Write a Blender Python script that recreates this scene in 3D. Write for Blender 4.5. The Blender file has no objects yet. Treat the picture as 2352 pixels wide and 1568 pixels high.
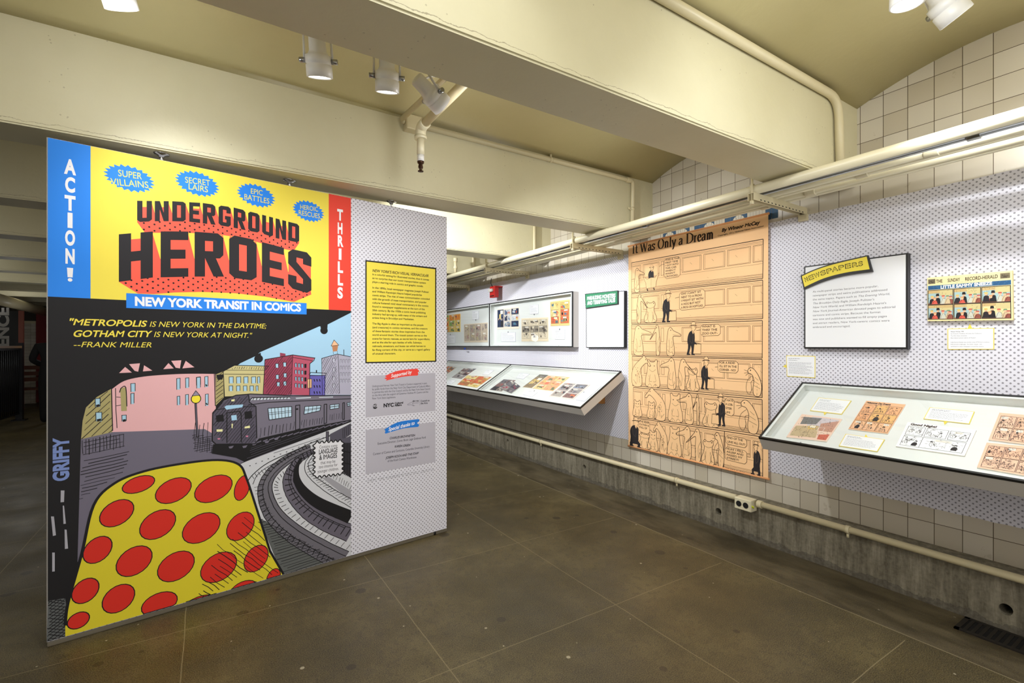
import bpy, bmesh, math, random
from mathutils import Vector, Matrix

# ------------------------------------------------------------------ camera, world, exposure
S = bpy.context.scene
COL = S.collection
F_PX, CX, HY, EYE, YAW = 1105.0, 1176.0, 793.0, 1.45, math.radians(32.4)
cam_d = bpy.data.cameras.new('camera'); cam = bpy.data.objects.new('camera', cam_d); COL.objects.link(cam)
cam.location = (0, 0, EYE); cam.rotation_euler = (math.pi/2, 0, -YAW)
cam_d.sensor_width = 36; cam_d.lens = F_PX/2352*36; cam_d.shift_y = (HY-784)/2352
cam_d.clip_start = 0.05; S.camera = cam
wd = bpy.data.worlds.new('world'); S.world = wd; wd.use_nodes = True
bg = wd.node_tree.nodes['Background']; bg.inputs[0].default_value = (1.0, .99, .97, 1); bg.inputs[1].default_value = WORLD = 1.6
S.view_settings.view_transform = 'Standard'; S.view_settings.look = 'None'
S.view_settings.exposure = 0.0; S.view_settings.gamma = 1; S.view_settings.use_curve_mapping = False

FWD = Vector((math.sin(YAW), math.cos(YAW), 0)); RGT = Vector((math.cos(YAW), -math.sin(YAW), 0))
EYE_P = Vector((0, 0, EYE))
def ray(u, v): return FWD + RGT*((u-CX)/F_PX) + Vector((0, 0, (HY-v)/F_PX))
def onx(u, v, x): d = ray(u, v); return EYE_P + d*(x/d.x)
def ony(u, v, y): d = ray(u, v); return EYE_P + d*(y/d.y)
def onz(u, v, z): d = ray(u, v); return EYE_P + d*((z-EYE)/d.z)

# ------------------------------------------------------------------ lamps (cool white track spots in the ceiling bays, plus added fill lights)
LK = .40
LAMP_COL = (.93, .965, 1.0)
def spot_light(loc, target, power, angle, blend=.6, radius=.035, colr=LAMP_COL, parent=None):
    d = bpy.data.lights.new('lamp', 'SPOT'); d.energy = power*LK; d.spot_size = math.radians(angle); d.spot_blend = blend
    d.shadow_soft_size = radius; d.color = colr
    o = bpy.data.objects.new('lamp', d); COL.objects.link(o); o.location = loc
    o.rotation_euler = (Vector(target)-Vector(loc)).to_track_quat('-Z', 'Y').to_euler()
    return o
# fixture list: head position, aim point, power (W), cone (deg), light blend, label
DX = 3.59                                              # face of the tiled right wall
FIXTURES = [
    ((-.30, 2.43, 2.84), (.02, 3.20, 1.80), 85, 90, .9, 'white track spotlight above the left half of the mural, cut by the picture top'),
    ((.44, 2.37, 2.76), (.8, 3.15, .4), 55, 95, .9, 'white track spotlight with dark hinge, tilted down at the middle of the mural'),
    ((.75, 2.33, 2.76), (1.06, 3.15, .2), 80, 125, .7, 'white track spotlight with a level bright rim, left of the one beside the sprinkler'),
    ((1.0, 2.33, 2.74), (3.5, 2.85, 1.45), 400, 75, .9, 'track spotlight seen from behind beside the sprinkler pipe, aimed at the orange banner'),
    ((2.344, .769, 2.86), (2.5, .9, 0), 60, 120, .8, 'white track spotlight pointing down, left of the two above the newspaper wall'),
    ((2.53, .70, 2.82), (3.4, .1, 1.5), 235, 125, .8, 'white track spotlight with a glowing lens turned to the newspaper wall'),
]
HIDDEN = [  # unseen spots without heads: some inferred from lit surfaces, some added as fill
    ((.9, .74, 2.8), (3.5, 1.5, 1.3), 85, 80, .9), ((-.4, .74, 2.8), (.2, 3.2, 1.75), 65, 80, .9),
    ((.5, .74, 2.8), (1.3, 3.35, 1.6), 38, 70, .9), ((1.6, .74, 2.8), (1.7, 1.2, 0), 90, 130, .9),
    ((1.0, 4.0, 2.8), (3.5, 5.2, 1.5), 780, 95, .9), ((2.0, 4.0, 2.8), (3.5, 4.0, 1.4), 190, 95, .9),
    ((1.2, 5.6, 2.75), (3.5, 7.2, 1.5), 560, 95, .9), ((1.6, 3.9, 2.75), (2.6, 4.75, 2.75), 16, 120, .9),
    ((1.9, .7, 2.75), (2.4, 1.45, 2.72), 26, 130, 1), ((-.2, 2.3, 2.7), (-.1, 3.15, 2.7), 16, 130, 1),
    ((-2.6, 5.4, 2.75), (-2.4, 6.0, 0), 8, 130, .9), ((-3.0, 9.8, 2.7), (-3.0, 10.4, 0), 12, 130, .9),
]

FILL_PTS = [(x, y, 2.60) for y, xs in ((.52, (-2.2, -.6, 1.0, 2.0, 2.9)), (2.4, (-2.0, -.4, 1.3, 2.7)), (4.1, (.6, 2.6)), (5.7, (.8, 2.6)), (7.2, (-2.6, 2.2)), (5.68, (-2.4,)), (8.9, (-3.0,)), (10.0, (-3.3,)), (13.5, (-3.4,))) for x in xs]
FILL_PTS += [(-2.5, 10.4, 1.7), (-2.3, 13.2, 1.7)]  # low fill points added for the far-left pipe and sign
for p in FILL_PTS:    # added fill points without fixtures, brightening slabs, beams and the far left
    d = bpy.data.lights.new('fill_light', 'POINT'); d.energy = (19 if p[1] < 1 else 9 if p[0] < -2.1 and p[1] < 8 else 15)*LK; d.shadow_soft_size = .12; d.color = (.97, .985, 1.0)
    o = bpy.data.objects.new('fill_light', d); COL.objects.link(o); o.location = p

# ------------------------------------------------------------------ helpers
def lin(c): c = c/255.0; return c/12.92 if c <= .04045 else ((c+.055)/1.055)**2.4
def rgb(*c): return (lin(c[0]), lin(c[1]), lin(c[2]), 1)
_mats = {}
def mat(name, c, rough=.6, metal=0.0, emit=0, coat=0, spec=.5):
    if name in _mats: return _mats[name]
    m = bpy.data.materials.new(name); m.use_nodes = True
    b = m.node_tree.nodes['Principled BSDF']
    b.inputs['Base Color'].default_value = rgb(*c); b.inputs['Roughness'].default_value = rough; b.inputs['Metallic'].default_value = metal
    b.inputs['Specular IOR Level'].default_value = spec
    if coat: b.inputs['Coat Weight'].default_value = coat
    if emit: b.inputs['Emission Color'].default_value = rgb(*c); b.inputs['Emission Strength'].default_value = emit
    _mats[name] = m; return m
def ink(c): return mat('ink_%02x%02x%02x' % tuple(int(k) for k in c), c, .62, spec=.3)

class NT:
    """small node tree builder"""
    def __init__(s, name):
        s.m = bpy.data.materials.new(name); s.m.use_nodes = True; s.t = s.m.node_tree
        s.b = s.t.nodes['Principled BSDF']; _mats[name] = s.m
        s.oc = s.n('ShaderNodeTexCoord').outputs['Object']
        s.sep = None
    def n(s, typ, **kw):
        x = s.t.nodes.new(typ)
        for k, v in kw.items(): setattr(x, k, v)
        return x
    def link(s, a, b): s.t.links.new(a, b)
    def setin(s, sock, v):
        if hasattr(v, 'is_output') or isinstance(v, bpy.types.NodeSocket): s.link(v, sock)
        else: sock.default_value = v
    def math(s, op, a, b=None, c=None):
        x = s.n('ShaderNodeMath', operation=op)
        for i, v in enumerate((a, b, c)):
            if v is not None: s.setin(x.inputs[i], v)
        return x.outputs[0]
    def axis(s, k):
        if s.sep is None:
            x = s.n('ShaderNodeSeparateXYZ'); s.link(s.oc, x.inputs[0]); s.sep = x
        return s.sep.outputs[k]
    def lines(s, c, period, off, hw):
        f = s.math('FRACT', s.math('DIVIDE', s.math('SUBTRACT', c, off), period))
        return s.math('GREATER_THAN', s.math('ABSOLUTE', s.math('SUBTRACT', f, .5)), .5-hw/period)
    def cell(s, c, period, off): return s.math('FLOOR', s.math('DIVIDE', s.math('SUBTRACT', c, off), period))
    def noise(s, scale, detail=4, rough=.55, vec=None, dist=0):
        x = s.n('ShaderNodeTexNoise'); x.inputs['Scale'].default_value = scale; x.inputs['Detail'].default_value = detail
        x.inputs['Roughness'].default_value = rough; x.inputs['Distortion'].default_value = dist
        s.link(vec if vec is not None else s.oc, x.inputs['Vector']); return x.outputs['Fac']
    def mapping(s, scale=(1, 1, 1), rot=(0, 0, 0), loc=(0, 0, 0)):
        x = s.n('ShaderNodeMapping'); s.link(s.oc, x.inputs['Vector'])
        x.inputs['Scale'].default_value = scale; x.inputs['Rotation'].default_value = rot; x.inputs['Location'].default_value = loc
        return x.outputs[0]
    def ramp(s, f, stops):
        x = s.n('ShaderNodeValToRGB'); s.link(f, x.inputs[0]); e = x.color_ramp.elements
        while len(e) < len(stops): e.new(.5)
        for el, (p, c) in zip(e, stops): el.position = p; el.color = rgb(*c) if len(c) == 3 else c
        return x.outputs[0]
    def mix(s, f, a, b, mode='MIX'):
        x = s.n('ShaderNodeMix', data_type='RGBA', blend_type=mode)
        s.setin(x.inputs[0], f); s.setin(x.inputs[6], a); s.setin(x.inputs[7], b); return x.outputs[2]
    def base(s, c): s.setin(s.b.inputs['Base Color'], c)
    def rough(s, v): s.setin(s.b.inputs['Roughness'], v)
    def bump(s, h, strength=.3, dist=.01):
        x = s.n('ShaderNodeBump'); x.inputs['Strength'].default_value = strength; x.inputs['Distance'].default_value = dist
        s.link(h, x.inputs['Height']); s.link(x.outputs[0], s.b.inputs['Normal'])

def plaster(name, c1, c2, crack=False, pits=False):
    t = NT(name)
    n1 = t.noise(1.1, 5, .6); n2 = t.noise(38, 3)
    base = t.ramp(n1, [(.3, c1), (.7, c2)])
    h = t.math('ADD', t.math('MULTIPLY', n2, .35), t.math('MULTIPLY', t.noise(7, 4), .8))
    if crack:   # hairline crack in the plaster a little above the lower arris of each beam (local z = 0 at the soffit)
        w = t.math('ADD', t.math('MULTIPLY', t.math('SUBTRACT', t.noise(6, 6, .7), .5), .055), .024)
        c = t.math('LESS_THAN', t.math('ABSOLUTE', t.math('SUBTRACT', t.axis(2), w)), t.math('MULTIPLY', t.noise(2.2, 2), .0026))
        base = t.mix(t.math('MULTIPLY', c, .55), base, rgb(96, 80, 52))
        h = t.math('SUBTRACT', h, c)
    if pits:
        v = t.n('ShaderNodeTexVoronoi'); v.inputs['Scale'].default_value = 26; t.link(t.oc, v.inputs['Vector'])
        p = t.math('MULTIPLY', t.math('LESS_THAN', v.outputs['Distance'], .1), t.math('GREATER_THAN', t.noise(2.5, 2), .55))
        base = t.mix(t.math('MULTIPLY', p, .35), base, rgb(120, 105, 80)); h = t.math('SUBTRACT', h, p)
    t.base(base); t.rough(.55); t.bump(h, .22, .01); return t.m
def tile_mat(name, ax=1, py=.1254, pz=.1306):
    t = NT(name)   # object coords = world: y along the wall, z up
    oy, oz = 1.303, .41
    g = t.math('MAXIMUM', t.lines(t.axis(ax), py, oy, .0016), t.lines(t.axis(2), pz, oz, .0016))
    wn = t.n('ShaderNodeTexWhiteNoise', noise_dimensions='2D')
    cb = t.n('ShaderNodeCombineXYZ'); t.link(t.cell(t.axis(ax), py, oy), cb.inputs[0]); t.link(t.cell(t.axis(2), pz, oz), cb.inputs[1])
    t.link(cb.outputs[0], wn.inputs['Vector'])
    body = t.ramp(wn.outputs['Value'], [(0, (188, 178, 158)), (1, (208, 200, 184))])
    st = t.math('MULTIPLY', t.math('GREATER_THAN', t.noise(9, 5, .7), .66), .25)
    body = t.mix(st, body, rgb(150, 135, 108))
    t.base(t.mix(g, body, rgb(78, 62, 40))); t.rough(t.math('ADD', t.math('MULTIPLY', g, .5), .22))
    t.bump(t.math('SUBTRACT', 1, g), .35, .002); return t.m
def dot_mat(name, px=.0294, r=.0047):
    t = NT(name)
    k = 1/(px*math.sqrt(2)*.5)
    vec = t.mapping(scale=(k, k, 0), rot=(0, 0, math.radians(45)))
    fr = t.n('ShaderNodeVectorMath', operation='FRACTION'); t.link(vec, fr.inputs[0])
    sb = t.n('ShaderNodeVectorMath', operation='SUBTRACT'); t.link(fr.outputs[0], sb.inputs[0]); sb.inputs[1].default_value = (.5, .5, 0)
    s2 = t.n('ShaderNodeSeparateXYZ'); t.link(sb.outputs[0], s2.inputs[0])
    d = t.math('SQRT', t.math('ADD', t.math('MULTIPLY', s2.outputs[0], s2.outputs[0]), t.math('MULTIPLY', s2.outputs[1], s2.outputs[1])))
    t.base(t.mix(t.math('LESS_THAN', d, r*k), rgb(224, 222, 231), rgb(146, 143, 151))); t.rough(.55)
    return t.m
def floor_mat(name):
    t = NT(name)
    base = t.ramp(t.noise(1.6, 8, .7), [(.36, (46, 38, 22)), (.5, (74, 63, 39)), (.64, (103, 91, 60))])
    sp = t.noise(24, 4, .7)
    base = t.mix(t.math('MULTIPLY', t.math('LESS_THAN', sp, .44), .55), base, rgb(44, 36, 26))
    fine = t.noise(210, 2, .8)
    base = t.mix(.42, base, t.ramp(fine, [(.4, (38, 31, 19)), (.6, (136, 123, 86))]))
    v = t.n('ShaderNodeTexVoronoi'); v.inputs['Scale'].default_value = 5.2; t.link(t.oc, v.inputs['Vector'])
    sz = t.n('ShaderNodeSeparateColor'); t.link(v.outputs['Color'], sz.inputs[0])
    gum = t.math('LESS_THAN', v.outputs['Distance'], t.math('MULTIPLY', t.math('SUBTRACT', sz.outputs[0], .5), .42))
    base = t.mix(t.math('MULTIPLY', gum, .6), base, rgb(46, 38, 30))
    v2 = t.n('ShaderNodeTexVoronoi'); v2.inputs['Scale'].default_value = 12; t.link(t.mapping(loc=(3, 7, 0)), v2.inputs['Vector'])
    s3 = t.n('ShaderNodeSeparateColor'); t.link(v2.outputs['Color'], s3.inputs[0])
    chip = t.math('LESS_THAN', v2.outputs['Distance'], t.math('MULTIPLY', t.math('SUBTRACT', s3.outputs[1], .6), .3))
    base = t.mix(t.math('MULTIPLY', chip, .7), base, rgb(196, 186, 160))
    wob = t.math('MULTIPLY', t.math('SUBTRACT', t.noise(3, 3), .5), .012)
    xw = t.math('ADD', t.axis(0), wob); yw = t.math('ADD', t.axis(1), wob)
    j = t.math('MAXIMUM', t.lines(xw, 1.014, -.096, .0025), t.lines(yw, 1.0, 2.963, .0022))
    j = t.math('MULTIPLY', j, t.math('LESS_THAN', t.axis(0), 2.9))
    base = t.mix(t.math('MULTIPLY', j, .55), base, rgb(150, 138, 104))
    edge = t.math('LESS_THAN', t.math('ABSOLUTE', t.math('SUBTRACT', xw, 2.955)), .004)
    gut = t.math('GREATER_THAN', xw, 2.955)
    base = t.mix(t.math('MULTIPLY', gut, .55), base, t.ramp(t.noise(2.2, 5, .6, t.mapping(scale=(3, 1, 1))), [(.4, (36, 29, 22)), (.6, (92, 82, 64))]))
    base = t.mix(t.math('MULTIPLY', edge, .5), base, rgb(150, 138, 108))
    t.base(base); t.rough(t.ramp(t.noise(3, 4), [(.3, (.36, .36, .36, 1)), (.7, (.55, .55, .55, 1))]))
    t.bump(t.math('SUBTRACT', fine, t.math('MULTIPLY', j, 2)), .12, .004); return t.m
def concrete_mat(name):
    t = NT(name)
    streak = t.noise(6, 5, .7, t.mapping(scale=(4, 4, .45)))
    base = t.ramp(streak, [(.33, (82, 75, 58)), (.5, (112, 104, 86)), (.67, (144, 136, 116))])
    low = t.math('LESS_THAN', t.axis(2), t.math('MULTIPLY', t.math('SUBTRACT', t.noise(5, 5, .7), .2), .14))
    base = t.mix(t.math('MULTIPLY', low, .6), base, rgb(58, 52, 46))
    base = t.mix(.2, base, t.ramp(t.noise(60, 3), [(.3, (70, 64, 52)), (.7, (165, 158, 140))]))
    t.base(base); t.rough(.75); t.bump(t.noise(45, 5), .35, .006); return t.m
def glass_mat():
    m = bpy.data.materials.new('case_glass'); m.use_nodes = True; t = m.node_tree; t.nodes.clear()
    out = t.nodes.new('ShaderNodeOutputMaterial'); mx = t.nodes.new('ShaderNodeMixShader'); tr = t.nodes.new('ShaderNodeBsdfTransparent')
    gl = t.nodes.new('ShaderNodeBsdfGlossy'); gl.inputs['Roughness'].default_value = .02; fr = t.nodes.new('ShaderNodeFresnel'); fr.inputs[0].default_value = 1.35
    tr.inputs[0].default_value = (.98, .985, .98, 1)
    t.links.new(fr.outputs[0], mx.inputs[0]); t.links.new(tr.outputs[0], mx.inputs[1]); t.links.new(gl.outputs[0], mx.inputs[2]); t.links.new(mx.outputs[0], out.inputs[0])
    return m
M_CEIL = plaster('ceiling_paint', (190, 179, 130), (202, 191, 144))
M_BEAM = plaster('beam_paint', (203, 195, 160), (213, 206, 174), crack=True, pits=True)
M_TILE = tile_mat('wall_tile'); M_DOT = dot_mat('dotted_paper'); M_FLOOR = floor_mat('floor_concrete'); M_CURB = concrete_mat('curb_concrete')
M_GLASS = glass_mat()
M_CREAM = mat('cream_paint', (222, 213, 182), .35); M_CREAM2 = mat('pipe_cream', (206, 194, 158), .42)
M_WHITE = mat('white_enamel', (226, 224, 220), .35); M_STEEL = mat('steel', (170, 172, 176), .28, 1); M_CHROME = mat('chrome', (205, 205, 205), .12, 1)
M_BLACK = mat('black_frame', (24, 23, 23), .45); M_CASE = mat('case_paint', (196, 190, 182), .5); M_CASEIN = mat('case_lining', (224, 226, 222), .6)
M_BRONZE = mat('dark_bronze', (70, 48, 36), .35, .8); M_WOOD = mat('bracket_wood', (176, 120, 58), .6); M_DARK = mat('dark_void', (14, 12, 11), .9)
M_LENS = mat('lamp_lens', (255, 252, 245), .3, emit=9)
M_RED = mat('alarm_red', (196, 34, 28), .35)

# ------------------------------------------------------------------ mesh building
def to_obj(name, bm, mats, parent=None, mw=None, smooth=False):
    me = bpy.data.meshes.new(name); bm.normal_update(); bm.to_mesh(me); bm.free()
    for m in (mats if isinstance(mats, (list, tuple)) else [mats]): me.materials.append(m)
    if smooth:
        for p in me.polygons: p.use_smooth = True
    o = bpy.data.objects.new(name, me); COL.objects.link(o)
    if mw is not None: o.matrix_world = mw
    if parent is not None:
        o.parent = parent
        o.matrix_parent_inverse = parent.matrix_basis.inverted()
    return o
def empty(name, loc=(0, 0, 0)):
    o = bpy.data.objects.new(name, None); COL.objects.link(o); o.location = loc; o.empty_display_size = .1
    return o
def tag(o, label=None, cat=None, group=None, kind=None):
    if label: o['label'] = label
    if cat: o['category'] = cat
    if group: o['group'] = group
    if kind: o['kind'] = kind
    return o
def copy_tree(o, parent=None):
    c = o.copy(); COL.objects.link(c)
    if parent is not None: c.parent = parent
    for ch in list(o.children): copy_tree(ch, c)
    return c
def add_box(bm, a, b, M=None, mi=0):
    a, b = Vector(a), Vector(b)
    vs = [bm.verts.new((M or Matrix()) @ Vector((x, y, z))) for x in (a.x, b.x) for y in (a.y, b.y) for z in (a.z, b.z)]
    fs = [bm.faces.new([vs[i] for i in f]) for f in ((0, 1, 3, 2), (4, 6, 7, 5), (0, 4, 5, 1), (2, 3, 7, 6), (0, 2, 6, 4), (1, 5, 7, 3))]
    for f in fs: f.material_index = mi
    return fs
def add_cyl(bm, p0, p1, r0, r1=None, n=20, caps=True, mi=0):
    p0, p1 = Vector(p0), Vector(p1); r1 = r0 if r1 is None else r1
    q = (p1-p0).to_track_quat('Z', 'Y').to_matrix()
    A, B = [], []
    for i in range(n):
        a = 2*math.pi*i/n; d = q @ Vector((math.cos(a), math.sin(a), 0))
        A.append(bm.verts.new(p0+d*r0)); B.append(bm.verts.new(p1+d*r1))
    fs = [bm.faces.new((A[i], A[(i+1) % n], B[(i+1) % n], B[i])) for i in range(n)]
    for f in fs: f.smooth = True; f.material_index = mi
    if caps:
        for f in (bm.faces.new(A[::-1]), bm.faces.new(B)): f.material_index = mi
def add_tube(bm, pts, r, n=14, mi=0):
    pts = [Vector(p) for p in pts]; rings = []
    t0 = (pts[1]-pts[0]).normalized(); ref = Vector((0, 0, 1)) if abs(t0.z) < .9 else Vector((1, 0, 0)); u = t0.cross(ref).normalized()
    for i, p in enumerate(pts):
        t = ((pts[min(i+1, len(pts)-1)]-p).normalized()+(p-pts[max(i-1, 0)]).normalized()).normalized()
        u = (u-t*u.dot(t)).normalized(); w = t.cross(u)
        rr = r[i] if isinstance(r, (list, tuple)) else r
        rings.append([bm.verts.new(p+(u*math.cos(2*math.pi*k/n)+w*math.sin(2*math.pi*k/n))*rr) for k in range(n)])
    for a, b in zip(rings, rings[1:]):
        for k in range(n):
            f = bm.faces.new((a[k], a[(k+1) % n], b[(k+1) % n], b[k])); f.smooth = True; f.material_index = mi
    bm.faces.new(rings[0][::-1]).material_index = mi; bm.faces.new(rings[-1]).material_index = mi
def add_lathe(bm, prof, M=None, n=28, mi=0, cap=True):
    M = M or Matrix(); rings = []
    for r, z in prof: rings.append([bm.verts.new(M @ Vector((r*math.cos(2*math.pi*k/n), r*math.sin(2*math.pi*k/n), z))) for k in range(n)])
    for a, b in zip(rings, rings[1:]):
        for k in range(n):
            f = bm.faces.new((a[k], a[(k+1) % n], b[(k+1) % n], b[k])); f.smooth = True; f.material_index = mi
    if cap:
        bm.faces.new(rings[0][::-1]).material_index = mi; bm.faces.new(rings[-1]).material_index = mi
def add_prism(bm, poly, ax, a, b, mi=0):
    """poly of (p, q); extruded from a to b along axis ax ('x': poly=(y,z), 'y': poly=(x,z), 'z': poly=(x,y))"""
    mk = {'x': lambda p, q, t: (t, p, q), 'y': lambda p, q, t: (p, t, q), 'z': lambda p, q, t: (p, q, t)}[ax]
    A = [bm.verts.new(mk(p, q, a)) for p, q in poly]; B = [bm.verts.new(mk(p, q, b)) for p, q in poly]; n = len(poly)
    fs = [bm.faces.new(A[::-1]), bm.faces.new(B)]+[bm.faces.new((A[i], A[(i+1) % n], B[(i+1) % n], B[i])) for i in range(n)]
    for f in fs: f.material_index = mi
    return fs
def bevel(bm, w, seg=2, angle=40):
    bmesh.ops.recalc_face_normals(bm, faces=bm.faces[:])
    es = [e for e in bm.edges if len(e.link_faces) == 2 and e.calc_face_angle(0) > math.radians(angle)]
    bmesh.ops.bevel(bm, geom=es, offset=w, segments=seg, affect='EDGES', profile=.6)
def fix(bm): bmesh.ops.recalc_face_normals(bm, faces=bm.faces[:]); return bm
def BM(): return bmesh.new()
def box_obj(name, a, b, m, parent=None, bev=0):
    bm = BM(); add_box(bm, a, b)
    if bev: bevel(bm, bev)
    return to_obj(name, fix(bm), m, parent)
def arc(c, r, a0, a1, n, ry=None):
    ry = r if ry is None else ry
    return [(c[0]+r*math.cos(math.radians(a0+(a1-a0)*i/n)), c[1]+ry*math.sin(math.radians(a0+(a1-a0)*i/n))) for i in range(n+1)]
def cr(pts, n=6, closed=False):
    """Catmull-Rom through 2-D points"""
    out = []; N = len(pts); g = (lambda i: pts[i % N]) if closed else (lambda i: pts[max(0, min(N-1, i))])
    for i in range(N if closed else N-1):
        p0, p1, p2, p3 = g(i-1), g(i), g(i+1), g(i+2)
        for k in range(n):
            t = k/n; t2 = t*t; t3 = t2*t
            out.append(tuple(.5*(2*b+(c-a)*t+(2*a-5*b+4*c-d)*t2+(-a+3*b-3*c+d)*t3) for a, b, c, d in zip(p0, p1, p2, p3)))
    if not closed: out.append(tuple(pts[-1]))
    return out

# ------------------------------------------------------------------ printed surfaces
class Plane:
    def __init__(s, o, e1, e2):
        s.o, s.e1, s.e2 = Vector(o), Vector(e1).normalized(), Vector(e2).normalized(); s.n = s.e1.cross(s.e2).normalized()
    def at(s, u, v):
        d = ray(u, v); t = (s.o-EYE_P).dot(s.n)/d.dot(s.n); p = EYE_P+d*t-s.o
        return (p.dot(s.e1), p.dot(s.e2))
    def mw(s):
        m = Matrix.Identity(4)
        for i, e in enumerate((s.e1, s.e2, s.n)): m[0][i], m[1][i], m[2][i] = e
        m.translation = s.o; return m
    def shift(s, d): return Plane(s.o+s.n*d, s.e1, s.e2)
class Print:
    """flat inked artwork: polygons in plane coordinates, stacked in hair-thin layers, one mesh"""
    STEP = .00016
    def __init__(s, pl, base=.0003): s.pl = pl; s.P = []; s.L = 0; s.base = base; s.clip = None; s.k = 0
    def px(s, pts): return [s.pl.at(*p) for p in pts]
    def poly(s, pts, c):
        if s.clip:      # keep inside umax, zmin
            for k, sg, lim in ((0, 1, s.clip[0]), (1, -1, -s.clip[1])):
                out = []
                for a, b in zip(pts, list(pts[1:])+[pts[0]]):
                    da, db = lim-sg*a[k], lim-sg*b[k]
                    if da >= 0: out.append((a[0], a[1]))
                    if (da < 0) != (db < 0): t = da/(da-db); out.append((a[0]+(b[0]-a[0])*t, a[1]+(b[1]-a[1])*t))
                pts = out
                if len(pts) < 3: return
        s.k += 1; s.P.append((pts, c, s.L+(s.k % 24)/26))
    def line(s, pts, w, c, closed=False):
        pts = [Vector((p[0], p[1])) for p in pts]
        q = [pts[0]]
        for p in pts[1:]:
            if (p-q[-1]).length > 1e-6: q.append(p)
        if closed: q.append(q[0].copy())
        if len(q) < 2: return
        A, B = [], []; N = len(q)
        for i in range(N):
            if closed: a, b = q[i-1 if i else N-2], q[i+1 if i < N-1 else 1]
            else: a, b = q[max(i-1, 0)], q[min(i+1, N-1)]
            t0 = (q[i]-a); t1 = (b-q[i])
            t0 = t0.normalized() if t0.length > 1e-9 else t1.normalized()
            t1 = t1.normalized() if t1.length > 1e-9 else t0
            t = t0+t1; t = t.normalized() if t.length > 1e-6 else t0
            nrm = Vector((-t.y, t.x)); k = 1/max(.5, abs(nrm.dot(Vector((-t0.y, t0.x)))))
            ww = (w[min(i, len(w)-1)] if isinstance(w, (list, tuple)) else w)*.5*k
            A.append(q[i]+nrm*ww); B.append(q[i]-nrm*ww)
        k0 = s.k
        for i in range(N-1): s.k = k0; s.poly([A[i], B[i], B[i+1], A[i+1]], c)
    def dot(s, c, colr, r, n=10, ry=None): s.poly(arc(c, r, 0, 360-360/n, n-1, ry), colr)
    def glyphs(s, text, p, h, c, bold=0, sx=1.0, ang=0.0, shear=0.0, align='L', track=0.0, width=None):
        """text with cap height h; p = baseline start in plane coordinates; width stretches it to fit"""
        g = GLY[bold]; k = h/CAP
        if not text.strip(): return 0
        w = sum(g[ch][1]+track for ch in text)*k*sx
        if width: sx *= width/w; w = width
        x = {'L': 0, 'C': -w/2, 'R': -w}[align]; ca, sa = math.cos(ang), math.sin(ang)
        for ch in text:
            nf = max(1, len(g[ch][0])//(1 if ch != 'M' or not bold else bold+1))
            for fi, f in enumerate(g[ch][0]):
                s.P.append(([(p[0]+(x+(a*sx+shear*b)*k)*ca-b*k*sa, p[1]+(x+(a*sx+shear*b)*k)*sa+b*k*ca) for a, b in f], c, s.L+.3*(fi//nf)))
            x += (g[ch][1]+track)*k*sx
        return w
    def pxtext(s, text, a, b, h, c, **kw):
        """text from pixel a to pixel b (baseline ends), cap height h pixels at its middle"""
        A, B = Vector(s.pl.at(*a)), Vector(s.pl.at(*b)); m = ((a[0]+b[0])/2, (a[1]+b[1])/2)
        hh = (Vector(s.pl.at(m[0], m[1]-h))-Vector(s.pl.at(*m))).length
        s.glyphs(text, A, hh, c, width=(B-A).length, ang=math.atan2((B-A).y, (B-A).x), **kw)
    def build(s, name, parent=None, extra=None, thick=0, outline=None, side=None):
        bm = BM(); mats, idx = [], {}
        def mi(c):
            m = c if isinstance(c, bpy.types.Material) else ink(c)
            if m.name not in idx: idx[m.name] = len(mats); mats.append(m)
            return idx[m.name]
        if outline:     # a real sheet or board under the artwork
            n = len(outline); k = mi(side)
            A = [bm.verts.new((p[0], p[1], 0)) for p in outline]; B = [bm.verts.new((p[0], p[1], -thick)) for p in outline]
            fs = [bm.faces.new(A), bm.faces.new(B[::-1])]+[bm.faces.new((A[i], B[i], B[(i+1) % n], A[(i+1) % n])) for i in range(n)]
            for f in fs: f.material_index = k
            fix(bm)
        for pts, c, L in s.P:
            z = s.base+L*s.STEP; k = mi(c)
            ar = sum(pts[i-1][0]*pts[i][1]-pts[i][0]*pts[i-1][1] for i in range(len(pts)))
            if abs(ar) < 1e-12: continue
            vs = [bm.verts.new((p[0], p[1], z)) for p in (pts if ar > 0 else pts[::-1])]
            bm.faces.new(vs).material_index = k
        return to_obj(name, bm, mats, parent, s.pl.mw())

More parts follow.
